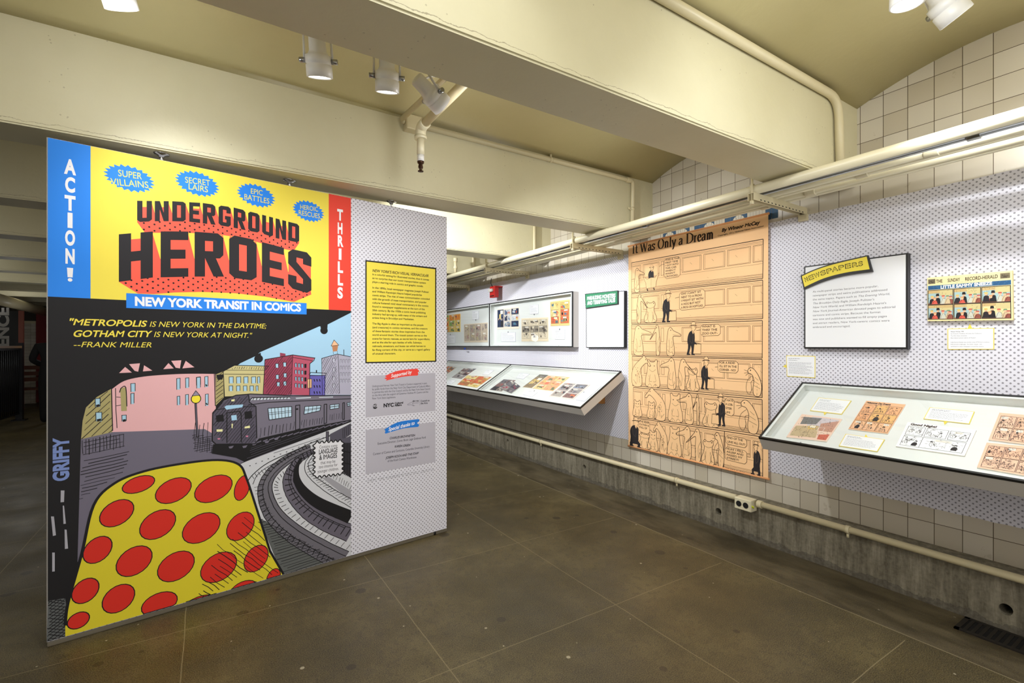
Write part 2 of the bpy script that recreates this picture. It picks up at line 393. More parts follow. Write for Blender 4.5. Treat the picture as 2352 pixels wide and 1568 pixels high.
# glyph outlines of the built-in font, read once
CAP = 1.0; GLY = {}
def load_glyphs():
    global CAP
    chars = [chr(i) for i in range(33, 127)]+['©', '’', '“', '”', '–']
    jobs = []
    for bold, off in ((0, 0.0), (1, .022), (2, .045)):
        for ch in chars+[None]:
            for wrap in (False, True):
                cu = bpy.data.curves.new('g', 'FONT'); cu.resolution_u = 4; cu.offset = off
                cu.body = ('H'+(ch or '')+'H') if wrap else (ch or 'H')
                o = bpy.data.objects.new('g', cu); COL.objects.link(o); jobs.append((bold, ch, wrap, o, cu))
    bpy.context.view_layer.update(); dg = bpy.context.evaluated_depsgraph_get(); res = {}
    for bold, ch, wrap, o, cu in jobs:
        me = o.evaluated_get(dg).to_mesh(); co = [v.co.copy() for v in me.vertices]
        res[(bold, ch, wrap)] = (co, [list(p.vertices) for p in me.polygons]); o.evaluated_get(dg).to_mesh_clear()
    for *_x, o, cu in jobs: bpy.data.objects.remove(o); bpy.data.curves.remove(cu)
    CAP = max(c.y for c in res[(0, None, False)][0])
    off_ = {1: .022, 2: .045}
    for bold in (0, 1, 2):
        hh = max(c.x for c in res[(bold, None, True)][0]); GLY[bold] = {}
        for ch in chars:
            co, fs = res[(bold, ch, False)]; adv = max([c.x for c in res[(bold, ch, True)][0]])-hh
            if ch == 'M' and bold:      # the fattened M folds over itself: widen the plain one instead
                c0, f0 = res[(0, ch, False)]
                GLY[bold][ch] = ([[(c0[i].x+d, c0[i].y) for i in f] for d in ((-off_[bold]*.7, off_[bold]*.7) if bold == 1 else (-off_[bold]*.8, 0, off_[bold]*.8)) for f in f0], adv); continue
            GLY[bold][ch] = ([[(co[i].x, co[i].y) for i in f] for f in fs], adv)
        GLY[bold][' '] = ([], .28*CAP/.7)
load_glyphs()

# ------------------------------------------------------------------ the room
SOFF, SPRING, YBACK, YFRONT, XL = 2.49, 2.99, 18.4, -2.2, -5.4
BEAMS = [(-.262, .03), (1.447, 1.743), (3.156, 3.445), (4.765, 5.055), (6.34, 6.63), (7.92, 8.21), (9.42, 9.71), (11.0, 11.29), (12.6, 12.89), (14.2, 14.49), (15.8, 16.09), (17.4, 17.69)]
bm = BM(); add_box(bm, (XL, YFRONT, -.12), (DX, YBACK, 0)); tag(to_obj('floor', fix(bm), M_FLOOR), kind='structure')
bm = BM(); add_box(bm, (DX, YFRONT, -.12), (DX+.2, YBACK, 3.5)); tag(to_obj('wall_right', fix(bm), M_TILE), kind='structure')
bm = BM(); add_box(bm, (XL, YBACK, -.12), (DX+.2, YBACK+.2, 3.5)); tag(to_obj('wall_back', fix(bm), plaster('back_wall_paint', (80, 70, 56), (96, 84, 66))), kind='structure')
bm = BM(); add_box(bm, (XL-.2, YFRONT, -.12), (XL, YBACK, 3.5)); tag(to_obj('wall_left_blocker', fix(bm), plaster('blocker_paint', (70, 62, 50), (84, 74, 58))), kind='structure')  # unseen dark wall, added to keep world light off the left side
for i, (y0, y1) in enumerate(BEAMS):
    bm = BM(); add_box(bm, (XL, y0, 0), (DX, y1, SPRING-SOFF+.5))
    es = [e for e in bm.edges if all(abs(v.co.z) < 1e-6 for v in e.verts) and abs(e.verts[0].co.y-e.verts[1].co.y) < 1e-6]
    bmesh.ops.bevel(bm, geom=es, offset=.008, segments=2, affect='EDGES')
    o = to_obj('beam', fix(bm), M_BEAM); o.location.z = SOFF; tag(o, kind='structure')
# shallow brick-arch slabs between the beams
bm = BM(); edges = [YFRONT-.3]+[v for b in BEAMS for v in b]+[YBACK+.1]
for k in range(0, len(edges), 2):
    a, b = edges[k]-.01, edges[k+1]+.01; n = 18; rise = .15 if b-a < 2 else .1
    prof = [(a+(b-a)*i/n, SPRING+rise*(1-(2*i/n-1)**2)) for i in range(n+1)]
    lo = [[bm.verts.new((x, y, z)) for y, z in prof] for x in (XL, DX+.05)]
    for i in range(n):
        bm.faces.new((lo[0][i], lo[1][i], lo[1][i+1], lo[0][i+1])).smooth = True
    hi = [[bm.verts.new((x, y, 3.5)) for y in (a, b)] for x in (XL, DX+.05)]
    bm.faces.new((hi[0][0], hi[0][1], hi[1][1], hi[1][0]))
    bm.faces.new(lo[0]+[hi[0][1], hi[0][0]]); bm.faces.new(lo[1]+[hi[1][1], hi[1][0]])
    bm.faces.new((lo[0][0], hi[0][0], hi[1][0], lo[1][0])); bm.faces.new((lo[0][-1], lo[1][-1], hi[1][1], hi[0][1]))
tag(to_obj('ceiling', fix(bm), M_CEIL), kind='structure')
# concrete curb with round weep holes along the foot of the tiled wall
CX0, CH = 3.425, .282
HOLES = [(7.27, .162), (5.506, .158), (3.948, .142), (2.344, .133), (.719, .110), (-.85, .11)]
bm = BM(); y = YFRONT; n = 24; R = .027
def quad(y0, z0, y1, z1): bm.faces.new([bm.verts.new((CX0, a, b)) for a, b in ((y0, z0), (y1, z0), (y1, z1), (y0, z1))])
cols = sorted(HOLES); prev = YFRONT
for hy, hz in cols:
    s = .06; quad(prev, 0, hy-s, CH-.02); quad(hy-s, hz+s, hy+s, CH-.02); quad(hy-s, 0, hy+s, hz-s); prev = hy+s
    ring = [bm.verts.new((CX0, hy+R*math.cos(2*math.pi*k/n), hz+R*1.05*math.sin(2*math.pi*k/n))) for k in range(n)]
    deep = [bm.verts.new((CX0+.14, v.co.y, v.co.z-.004)) for v in ring]
    sq = []
    for k in range(n):
        a = 2*math.pi*k/n; m = max(abs(math.cos(a)), abs(math.sin(a)))
        sq.append(bm.verts.new((CX0, hy+s*math.cos(a)/m, hz+s*math.sin(a)/m)))
    for k in range(n):
        j = (k+1) % n
        bm.faces.new((ring[k], ring[j], sq[j], sq[k])); bm.faces.new((ring[k], deep[k], deep[j], ring[j]))
    bm.faces.new(deep)
quad(prev, 0, YBACK, CH-.02)
prof = [(CX0, CH-.02), (CX0+.006, CH-.006), (CX0+.02, CH), (DX, CH+.004)]
A = [bm.verts.new((p, YFRONT, q)) for p, q in prof]; B = [bm.verts.new((p, YBACK, q)) for p, q in prof]
for i in range(len(prof)-1): bm.faces.new((A[i], A[i+1], B[i+1], B[i]))
bmesh.ops.remove_doubles(bm, verts=bm.verts[:], dist=1e-5)
tag(to_obj('baseboard_right', bm, M_CURB), kind='structure')
# dotted paper pasted on the tile, z .497 to 2.373, slightly torn along its edges
WALL = Plane((DX, 0, 0), (0, -1, 0), (0, 0, 1))
random.seed(3)
PAPER = Plane((DX-.003, 0, 0), (0, -1, 0), (0, 0, 1))
pr = Print(PAPER)
top, bot = [], []
y = -2.0
while y < 12:
    top.append((-y, 2.373+random.uniform(-.002, .002))); bot.append((-y, .497-.006*max(0, y-4)+random.uniform(-.003, .003))); y += .05
tag(pr.build('wall_right_paper', outline=bot+top[::-1], thick=.0025, side=M_DOT), kind='structure')
# blue and white mosaic frieze just above the orange banner
fr = WALL.shift(.0006); pr = Print(fr, 0)
a0, a1, zt = -3.03, -1.96, 2.505
NAVY, FAN, GR = (58, 88, 116), (205, 198, 180), (96, 84, 60)
pr.poly([(a0, 2.40), (a1, 2.40), (a1, zt), (a0, zt)], (196, 188, 170)); pr.L = 1
x = a0
pat = 'BBBWBBWBBBBWWBBBBWWWBB'
w = (a1-a0)/len(pat)
for i, ch in enumerate(pat):
    if ch == 'B': pr.poly([(x+.001, 2.40), (x+w-.001, 2.40), (x+w-.001, zt-.002), (x+.001, zt-.002)], NAVY)
    x += w
pr.L = 2
for k in (1.5, 4.5, 10, 15.5): pr.poly([(a0+k*w, 2.42)]+arc((a0+k*w, 2.435), .055, 0, 180, 14), FAN)
pr.L = 3
for k in (1.5, 4.5, 10, 15.5):
    for g in range(0, 181, 30): pr.line([(a0+k*w+.018*math.cos(math.radians(g)), 2.435+.018*math.sin(math.radians(g))), (a0+k*w+.055*math.cos(math.radians(g)), 2.435+.055*math.sin(math.radians(g)))], .002, GR)
for i in range(len(pat)*2): pr.line([(a0+i*w/2, 2.41), (a0+i*w/2, zt)], .0015, GR)
tag(pr.build('trim_1'), kind='structure')

# ------------------------------------------------------------------ lamps: track spotlights
def spotlight(loc, aim, label):
    loc, aim = Vector(loc), Vector(aim); d = (aim-loc).normalized()
    r = empty('spotlight', loc); tag(r, label, 'spotlight', 'track spotlights in the ceiling bays')
    q = d.to_track_quat('Z', 'Y').to_matrix().to_4x4(); q.translation = loc      # local +z points along the beam
    bm = BM()
    add_lathe(bm, [(.0005, -.126), (.030, -.125), (.036, -.120), (.038, -.05), (.046, -.035), (.058, -.03), (.058, .0), (.054, .004), (.054, .006), (.058, .010), (.058, .058), (.052, .060), (.050, .052), (.046, .040)], q, cap=False)
    bm.faces.ensure_lookup_table()
    hs = to_obj('housing', fix(bm), M_WHITE, r)
    bm = BM(); add_lathe(bm, [(.0001, .045), (.049, .045), (.049, .049), (.0001, .051)], q, cap=False); to_obj('lens', fix(bm), M_LENS, hs)
    top = 3.10
    bm = BM(); side = q.to_3x3() @ Vector((1, 0, 0))
    for s in (-1, 1): add_tube(bm, [loc+side*s*.062-d*.02, loc+side*s*.06-d*.09+Vector((0, 0, .03)), Vector((loc.x, loc.y, loc.z+.12))+side*s*.02], .006, 8)
    add_cyl(bm, (loc.x, loc.y, loc.z+.11), (loc.x, loc.y, top+.02), .011, n=12); yk = to_obj('yoke', fix(bm), M_WHITE, r)
    bm = BM(); add_box(bm, (loc.x-.07, loc.y-.02, top-.035), (loc.x+.07, loc.y+.02, top+.03)); bevel(bm, .004); to_obj('track_adapter', fix(bm), M_WHITE, r)
    for s in (-1, 1):
        bm = BM(); add_cyl(bm, loc-d*.01+side*s*.058, loc-d*.01+side*s*.085, .012, n=12); to_obj('knob', fix(bm), M_STEEL, yk)
    return d
for loc, aim, pw, ang, bl, lab in FIXTURES:
    d = spotlight(loc, aim, lab); spot_light(Vector(loc)+d*.062, aim, pw, ang, bl)
for loc, aim, pw, ang, bl in HIDDEN: spot_light(loc, aim, pw, ang, bl)

# ------------------------------------------------------------------ pipes and conduits
def conduit(name, pts, r, label, cat='pipe', m=None, group=None, clips=(), rings=()):
    root = empty(name, pts[0]); tag(root, label, cat, group)
    bm = BM(); add_tube(bm, pts, r); to_obj('tube', fix(bm), m or M_CREAM2, root)
    for c, ax in clips:   # strap clip: a band round the tube and a tab to the wall
        bm = BM(); c = Vector(c); ax = Vector(ax).normalized(); add_cyl(bm, c-ax*.012, c+ax*.012, r+.004, n=14)
        t = {0: (.02, .05, .004)}; off = ax.cross(Vector((0, 1, 0)) if abs(ax.y) < .5 else Vector((1, 0, 0))).normalized()
        add_cyl(bm, c+off*(r), c+off*(r+.028), .008, n=8); to_obj('clip', fix(bm), m or M_CREAM2, root)
    for a, b in rings:
        bm = BM(); add_cyl(bm, a, b, r+.007, n=16); bevel(bm, .003); to_obj('coupling', fix(bm), m or M_CREAM2, root)
    return root
def rounded(pts, r, n=6):
    out = [Vector(pts[0])]
    for a, b, c in zip(pts, pts[1:], pts[2:]):
        a, b, c = Vector(a), Vector(b), Vector(c); u = (a-b).normalized(); v = (c-b).normalized()
        for i in range(n+1):
            t = i/n; out.append((b+u*r)*(1-t)**2+b*2*t*(1-t)+(b+v*r)*t*t)
    out.append(Vector(pts[-1])); return out
# conduit on the near beam, bending down behind the wall tray
conduit('conduit', rounded([(.5, 1.418, 2.968), (3.27, 1.418, 2.962), (3.30, 1.418, 2.47)], .12), .024, 'cream conduit along the top of the nearest beam, bending down beside the tiled corner')
# conduit on the second beam, with junction box
conduit('conduit', rounded([(1.24, 3.13, 2.958), (3.30, 3.13, 2.955), (3.29, 3.13, 2.44)], .03, 4), .018, 'thin cream conduit along the second beam, elbowed down beside the arched tiles',
        clips=[((2.36, 3.13, 2.957), (1, 0, 0)), ((3.29, 3.13, 2.70), (0, 0, 1))], rings=[((3.22, 3.13, 2.955), (3.27, 3.13, 2.955))])
r = empty('junction_box', (1.18, 3.12, 2.96)); tag(r, 'cream junction box at the top of the second beam behind the sprinkler drop', 'junction box')
bm = BM(); add_box(bm, (1.125, 3.082, 2.90), (1.235, 3.156, 3.0)); bevel(bm, .008); to_obj('box', fix(bm), M_CREAM2, r)
bm = BM(); add_cyl(bm, (1.108, 3.12, 2.955), (1.125, 3.12, 2.955), .02); bevel(bm, .004); to_obj('plug', fix(bm), M_CREAM2, r)
for yb, xx, lab in ((4.765, 3.33, 'thin cream conduit running down the third beam beyond the mural'), (6.34, 3.33, 'thin cream conduit running down the far beam over the wall tray')):
    conduit('conduit', rounded([(xx, yb-.022, 2.98), (xx, yb-.022, 2.70), (xx, yb-.022, 2.44)], .02), .018, lab)
r = conduit('conduit', [(2.985, 6.2, 2.483), (2.985, 6.2, 2.66)], .022, 'short cream pipe fitting standing on the far end of the wall tray', rings=[((2.985, 6.2, 2.64), (2.985, 6.2, 2.69)), ((2.985, 6.2, 2.54), (2.985, 6.2, 2.57))])
# sprinkler line crossing the bay under the slab, with its drop
root = empty('sprinkler_pipe', (1.12, 2.85, 2.83)); tag(root, 'cream sprinkler pipe with a white drop and bronze head below the second bay', 'sprinkler')
bm = BM(); add_tube(bm, [(1.145, 1.75, 2.83), (1.145, 2.82, 2.83)], .027); to_obj('branch_pipe', fix(bm), M_CREAM2, root)
bm = BM(); add_tube(bm, [(1.085, 1.75, 2.845), (1.085, 3.06, 2.94)], .017); to_obj('branch_pipe', fix(bm), M_CREAM2, root)
bm = BM(); add_tube(bm, rounded([(1.145, 2.80, 2.83), (1.145, 2.885, 2.83), (1.145, 2.885, 2.765)], .04), .034); add_cyl(bm, (1.145, 2.885, 2.775), (1.145, 2.885, 2.755), .039); to_obj('elbow', fix(bm), M_CREAM, root)
bm = BM(); add_cyl(bm, (1.145, 2.885, 2.76), (1.145, 2.885, 2.655), .023); dpp = to_obj('drop_pipe', fix(bm), M_CREAM, root)
bm = BM(); add_cyl(bm, (1.145, 2.885, 2.655), (1.145, 2.885, 2.615), .0225); to_obj('drop_sleeve', fix(bm), M_WHITE, dpp)
hd = BM(); c = Vector((1.145, 2.885, 0))
add_lathe(hd, [(.016, 2.618), (.022, 2.615), (.020, 2.603), (.011, 2.598), (.011, 2.575), (.005, 2.57), (.004, 2.556), (.018, 2.555), (.018, 2.551), (.004, 2.55)], Matrix.Translation(c), n=18)
for s in (-1, 1): add_tube(hd, [c+Vector((s*.010, 0, 2.598)), c+Vector((s*.014, 0, 2.578)), c+Vector((s*.004, 0, 2.558))], .0025, 6)
tag(to_obj('sprinkler_head', fix(hd), M_BRONZE, dpp), 'dark bronze sprinkler head')

# wall tray: hung channel brackets carrying parallel conduits
BY = [(1.775, 'channel bracket carrying the wall pipes by the upper right corner of the orange banner'), (3.56, 'channel bracket carrying the wall pipes above the green sign'), (5.25, 'channel bracket carrying the wall pipes above the red alarm'), (6.95, 'farthest channel bracket carrying the wall pipes, next to the mural edge'), (-.1, 'nearest channel bracket carrying the wall pipes')]
def bracket(y, label):
    r = empty('pipe_bracket', (3.58, y, 2.40)); tag(r, label, 'bracket', 'hung brackets of the wall tray')
    bm = BM()
    add_box(bm, (2.93, y-.021, 2.418), (3.588, y+.021, 2.4215)); add_box(bm, (2.93, y-.021, 2.375), (3.588, y-.0175, 2.418)); add_box(bm, (2.93, y+.0175, 2.375), (3.588, y+.021, 2.418))
    chn = to_obj('channel', fix(bm), M_CREAM2, r)
    for i in range(13):
        bm = BM(); add_box(bm, (3.0+i*.043, y-.0216, 2.381), (3.018+i*.043, y-.0212, 2.387)); to_obj('slot', fix(bm), M_DARK, chn)
    bm = BM(); add_cyl(bm, (2.944, y, 2.355), (2.944, y, 2.57), .0075, n=10); add_cyl(bm, (2.944, y, 2.350), (2.944, y, 2.375), .013, n=6); to_obj('hanger_rod', fix(bm), M_CREAM2, r)
    bm = BM(); add_tube(bm, [(2.949, y+.012, 2.42), (2.947, y+.012, 2.47), (2.956, y+.012, 2.488), (2.985, y+.012, 2.4885)], .005, 8); to_obj('strap', fix(bm), M_CREAM2, r)
    bm = BM(); add_box(bm, (3.56, y-.03, 2.33), (3.588, y+.03, 2.378)); bevel(bm, .004); to_obj('wall_plate', fix(bm), M_CREAM2, r)
for y, lab in BY: bracket(y, lab)
TY0, TY1 = -1.6, 9.4
conduit('tray_pipe', [(2.985, TY0, 2.452), (2.985, TY1, 2.452)], .030, 'thick glossy cream pipe along the outer edge of the wall tray', m=M_CREAM, group='pipes on the wall tray')
r = conduit('tray_pipe', [(3.045, TY0, 2.436), (3.045, TY1, 2.436)], .0145, 'bare steel conduit beside the thick cream pipe of the wall tray', m=M_STEEL, group='pipes on the wall tray',
        rings=[((3.045, .72, 2.436), (3.045, .77, 2.436)), ((3.045, 2.72, 2.436), (3.045, 2.77, 2.436)), ((3.045, 4.25, 2.436), (3.045, 4.3, 2.436))])
ORD = [('just inside the bare steel conduit', 3.14, .018), ('second inside the bare steel conduit', 3.192, .018), ('second from the wall', 3.295, .018), ('nearest the wall', 3.352, .023)]
for i, (od, x, rr) in enumerate(ORD):
    conduit('tray_pipe', [(x, TY0, 2.4215+rr), (x, TY1, 2.4215+rr)], rr, 'cream conduit of the wall tray, '+od, m=M_CREAM, group='pipes on the wall tray',
            rings=[((x, .9+.33*i, 2.4215+rr), (x, .96+.33*i, 2.4215+rr))] if i < 4 else ())

# pipe along the curb with a twin outlet box
conduit('curb_pipe', [(3.397, -1.6, .295), (3.397, 2.005, .295)], .021, 'cream conduit along the concrete curb, right of the outlet box',
        clips=[((3.397, 1.42, .295), (0, 1, 0)), ((3.397, -.2, .295), (0, 1, 0))], rings=[((3.397, 1.97, .295), (3.397, 2.004, .295))])
conduit('curb_pipe', [(3.397, 2.17, .295), (3.397, 9.5, .285)], .021, 'cream conduit along the concrete curb, running away left of the outlet box',
        clips=[((3.397, 2.72, .295), (0, 1, 0)), ((3.397, 4.7, .29), (0, 1, 0))])
r = empty('outlet_box', (3.37, 2.08, .24)); tag(r, 'cream twin outlet box on the concrete curb under the orange banner', 'outlet')
bm = BM(); add_box(bm, (3.345, 2.025, .232), (3.424, 2.155, .318)); bevel(bm, .006); to_obj('box', fix(bm), M_CREAM, r)
bm = BM(); add_box(bm, (3.341, 2.03, .236), (3.346, 2.15, .313)); bevel(bm, .002); cvp = to_obj('cover_plate', fix(bm), M_CREAM, r)
for k in (-1, 1):
    bm = BM(); cy = 2.09+k*.027
    add_cyl(bm, (3.3405, cy, .275), (3.3385, cy, .275), .021, n=24)
    to_obj('socket', fix(bm), M_DARK, cvp)
bm = BM(); add_lathe(bm, [(.007, 0), (.011, .002), (.011, .006), (.007, .008)], Matrix.Translation((3.355, 2.019, .27)) @ Matrix.Rotation(math.radians(60), 4, 'Y'), n=16, cap=True)
tag(to_obj('cap_tag', fix(bm), mat('lime_plastic', (205, 210, 40), .4), r), 'lime yellow plastic cap')
# floor drain grate in the gutter
r = empty('floor_grate', (3.32, .7, 0)); tag(r, 'dark iron floor grate in the gutter below the newspaper case', 'grate')
M_IRON = mat('cast_iron', (40, 35, 30), .6, .3)
bm = BM()
for a, b in (((3.235, .45, .0), (3.255, .87, .007)), ((3.395, .45, .0), (3.415, .87, .007)), ((3.235, .45, .0), (3.415, .47, .007)), ((3.235, .85, .0), (3.415, .87, .007))): add_box(bm, a, b)
to_obj('rim', fix(bm), M_IRON, r)
bm = BM(); add_box(bm, (3.25, .46, .0005), (3.40, .86, .0015)); to_obj('opening', fix(bm), M_DARK, r)
for k in range(13):
    bm = BM(); add_box(bm, (3.25, .478+k*.029, .0015), (3.40, .492+k*.029, .006)); to_obj('bar', fix(bm), M_IRON, r)

# red alarm strobe under the tray
r = empty('fire_alarm', (3.5, 5.98, 2.2)); tag(r, 'red fire alarm strobe hanging off the wall above the display cases', 'alarm')
bm = BM(); add_box(bm, (3.46, 5.90, 2.285), (3.585, 6.04, 2.30)); bevel(bm, .003); to_obj('mount_plate', fix(bm), M_RED, r)
bm = BM(); add_box(bm, (3.45, 5.90, 2.135), (3.52, 6.04, 2.285)); bevel(bm, .008); to_obj('body', fix(bm), M_RED, r)
bm = BM(); add_box(bm, (3.418, 5.93, 2.215), (3.452, 6.03, 2.26)); bevel(bm, .01); to_obj('strobe_lens', fix(bm), mat('strobe_clear', (215, 212, 200), .1), r)
bm = BM(); add_box(bm, (3.4485, 5.915, 2.15), (3.4505, 6.025, 2.165)); to_obj('sounder_slot', fix(bm), M_DARK, r)
bm = BM(); add_tube(bm, [(3.46, 5.97, 2.29), (3.44, 5.985, 2.34), (3.455, 6.0, 2.413)], .006, 8); to_obj('wire', fix(bm), M_BLACK, r)

# ------------------------------------------------------------------ the free-standing mural panel
PL0, PR0 = Vector((-.646, 3.133, 0)), Vector((1.573, 3.425, 0))
PE = (PR0-PL0).normalized(); PW = (PR0-PL0).length; PTOP = 2.445; PBOT = .032
MUR = Plane(PL0, PE, (0, 0, 1))
PN = MUR.n
panel = empty('mural_panel', (PL0+PR0)/2); tag(panel, 'free-standing white panel wall printed with a comic mural and a dotted right strip', 'panel')
bm = BM(); add_box(bm, (0, PBOT, -.06), (PW, PTOP, 0)); to_obj('board', fix(bm), M_DOT, panel, MUR.mw())
bm = BM(); add_box(bm, (.0, 0, -.11), (PW+.012, .026, -.012)); bevel(bm, .006); to_obj('base_rail', fix(bm), mat('base_grey', (112, 104, 88), .5), panel, MUR.mw())
bm = BM()
add_cyl(bm, (2.14, .001, -.02), (2.14, .03, -.02), .013, n=14); add_cyl(bm, (.1, .001, -.09), (.1, .03, -.09), .013, n=14)
to_obj('leveling_foot', fix(bm), M_BLACK, panel, MUR.mw())
mp = Print(MUR, .0004); mp.step = 1
K, YEL, RED, BLU, WHT, CORAL = (23, 21, 23), (240, 219, 80), (232, 70, 52), (40, 132, 232), (240, 238, 240), (250, 96, 76)
def Z(x0, y0, k): return lambda *pts: [(x0+a/k, y0+b/k) for a, b in pts]
A1, A2, A3, A4, A5, A6 = Z(80, 300, 3.92), Z(540, 400, 4.356), Z(100, 660, 3.92), Z(440, 680, 4.126), Z(100, 980, 3.0158), Z(460, 980, 3.564)
def P(pts, c): mp.poly(mp.px(pts), c)
def LN(pts, w, c=K, n=0, closed=False):
    q = cr(pts, n, closed) if n else pts
    mp.line(mp.px(q), w, c, closed)
def uv(*p): return MUR.at(*p)
# --- title fields (panel coordinates)
uB, uY, uR, uE = uv(208, 335)[0], uv(755, 444)[0], uv(806, 457)[0], PW
zM = 1.684
mp.poly([(.004, PBOT+.002), (uE*0+uR, PBOT+.002), (uR, zM), (.004, zM)], K)
mp.poly([(.004, zM), (uB, zM), (uB, PTOP-.001), (.004, PTOP-.001)], BLU)
mp.poly([(uB, zM), (uY, zM), (uY, PTOP-.001), (uB, PTOP-.001)], YEL)
mp.poly([(uY, zM), (uR, zM), (uR, PTOP-.001), (uY, PTOP-.001)], RED)
mp.poly([(0, PBOT), (.004, PBOT), (.004, PTOP), (0, PTOP)], (150, 146, 140))
mp.L = 1
# starburst flashes
def burst(c, rx, ry, rot, n=22):
    cu = uv(*c); ex = (uv(c[0]+rx, c[1])[0]-uv(c[0]-rx, c[1])[0])/2; ey = (uv(c[0], c[1]-ry)[1]-uv(c[0], c[1]+ry)[1])/2
    pts = []
    for i in range(n*2):
        a = math.pi*i/n; k = 1.0 if i % 2 == 0 else .83
        x, y = ex*k*math.cos(a), ey*k*math.sin(a); pts.append((cu[0]+x*math.cos(rot)-y*math.sin(rot), cu[1]+x*math.sin(rot)+y*math.cos(rot)))
    mp.poly(pts, BLU)
BUR = [((298, 410), 60, 30, ('SUPER', (271, 404), (326, 412), 14.5), ('VILLAINS', (255, 424), (342, 432), 14.5)),
       ((454, 422), 52, 28, ('SECRET', (425, 419), (483, 427), 13), ('LAIRS', (432, 434), (478, 442), 13)),
       ((589, 449), 45, 26, ('EPIC', (575, 444), (604, 449), 11.5), ('BATTLES', (560, 457), (619, 468), 12)),
       ((709, 485), 37, 24, ('HEROIC', (689, 480), (731, 486), 10.5), ('RESCUES', (685, 493), (735, 502), 11))]
for c, rx, ry, t1, t2 in BUR: burst(c, rx, ry, -.12)
mp.L = 2
for b in BUR:
    for t, a, e, h in b[3:]: mp.pxtext(t, a, e, h, YEL, bold=0)
# --- big block title
def interp(curve, x):
    for (x0, y0), (x1, y1) in zip(curve, curve[1:]):
        if x <= x1 or (x1, y1) == curve[-1]: return y0+(y1-y0)*(x-x0)/(x1-x0)
def BLK(ch):
    t, s = .36, .19; c = .12
    R = lambda a, b, d, e: [(a, b), (d, b), (d, e), (a, e)]
    U = [(0, 1), (t, 1), (t, s), (1-t, s), (1-t, 1), (1, 1), (1, c*.8), (1-c*1.6, 0), (c*1.6, 0), (0, c*.8)]
    top = [(t, 1-s), (t, 1), (1-c*1.6, 1), (1, 1-c*.8), (1, .5), (1-t, .5), (1-t, 1-s)]
    botm = [(x, 1-y) for x, y in top]
    ring = [[(x, 1-y) for x, y in [(0, .5), (t, .5), (t, s), (1-t, s), (1-t, .5), (1, .5), (1, c*.8), (1-c*1.6, 0), (c*1.6, 0), (0, c*.8)]],
            [(0, .5), (t, .5), (t, s), (1-t, s), (1-t, .5), (1, .5), (1, c*.8), (1-c*1.6, 0), (c*1.6, 0), (0, c*.8)]]
    return {'U': [U], 'N': [[(0, 0), (0, 1), (t, 1), (1-t, .42), (1-t, 1), (1, 1), (1, 0), (1-t, 0), (t, .58), (t, 0)]],
            'D': [R(0, 0, t, 1), top, botm], 'E': [R(0, 0, t, 1), R(t, 1-s, 1, 1), R(t, .4, .9, .6), R(t, 0, 1, s)],
            'R': [R(0, 0, t, 1), [(t, 1-s), (t, 1), (1-c*1.6, 1), (1, 1-c*.8), (1, .5), (1-c, .42), (t, .42), (t, .58), (1-t, .58), (1-t, 1-s)], [(.36, .42), (.74, .42), (1.02, 0), (.66, 0)]],
            'G': [[(1, .66), (1-t, .66), (1-t, 1-s), (t, 1-s), (t, s), (1-t, s), (1-t, .34), (.52, .34), (.52, .52), (1, .52), (1, c*.8), (1-c*1.6, 0), (c*1.6, 0), (0, c*.8), (0, 1-c*.8), (c*1.6, 1), (1-c*1.6, 1), (1, 1-c*.8)]],
            'O': ring, 'H': [R(0, 0, t, 1), R(1-t, 0, 1, 1), R(t, .4, 1-t, .61)],
            'S': [[(1, .68), (1-t, .68), (1-t, 1-s), (t, 1-s), (t, .70), (1, .36), (1, c*.8), (1-c*1.6, 0), (c*1.6, 0), (0, c*.8), (0, .34), (t, .34), (t, s), (1-t, s), (1-t, .31), (0, .62), (0, 1-c*.8), (c*1.6, 1), (1-c*1.6, 1), (1, 1-c*.8)]]}[ch]
UT = [(315, 461), (395, 462), (465, 466), (537, 476.5), (602, 493), (662, 509), (690, 516)]
UBt = [(315, 510), (355, 508), (395, 508), (435, 509), (466, 513), (503, 517), (538, 523), (571, 530), (602, 536), (634, 547), (662, 552), (690, 558)]
UX = [('U', 315, 349), ('N', 355.5, 387.5), ('D', 395.6, 426.5), ('E', 434.6, 459.6), ('R', 465.7, 494.5), ('G', 502, 530), ('R', 536.6, 563.5), ('O', 570, 596), ('U', 602, 627), ('N', 633, 657), ('D', 662, 687)]
HT = [(273, 538), (351, 531.5), (400, 531), (447, 532), (514, 537), (560, 544), (601, 555.6), (652, 569), (690, 575), (716, 583)]
HB = [(273, 647), (351, 637), (400, 636), (447, 635), (514, 635), (560, 641), (601, 647), (652, 657), (690, 668), (716, 676)]
HX = [('H', 273, 351), ('E', 369, 432.5), ('R', 447, 513), ('O', 526.4, 589.4), ('E', 601.5, 652), ('S', 661.7, 715)]
def along(curve, x0, x1, n=24): return [(x0+(x1-x0)*i/n, interp(curve, x0+(x1-x0)*i/n)) for i in range(n+1)]
# coral drop blocks behind the letters
low_u = [(332, 533)]+[(x, interp(HT, x)+3) for x in range(345, 672, 12)]+[(676, 574)]
P([(315, 510)]+[(x, interp(UT, x)+(interp(UBt, x)-interp(UT, x))*.62) for x in range(318, 688, 8)]+[(687, 558)]+low_u[::-1], CORAL)
low_h = [(317, 674), (353, 675), (400, 671.5), (462, 670), (540, 673), (609, 681), (675, 693)]
P([(273, 647)]+[(x, interp(HT, x)+(interp(HB, x)-interp(HT, x))*.6) for x in range(276, 715, 8)]+[(715, 676)]+low_h[::-1], CORAL)
for X, T, B in ((UX, UT, UBt), (HX, HT, HB)):
    for (c0, a0, b0), (c1, a1, b1) in zip(X, X[1:]):
        h0 = interp(B, b0)-interp(T, b0)
        P([(b0-2, interp(T, b0)), (a1+1, interp(T, a1)+h0*.66), (a1+1, interp(B, a1)), (b0-2, interp(B, b0))], CORAL)
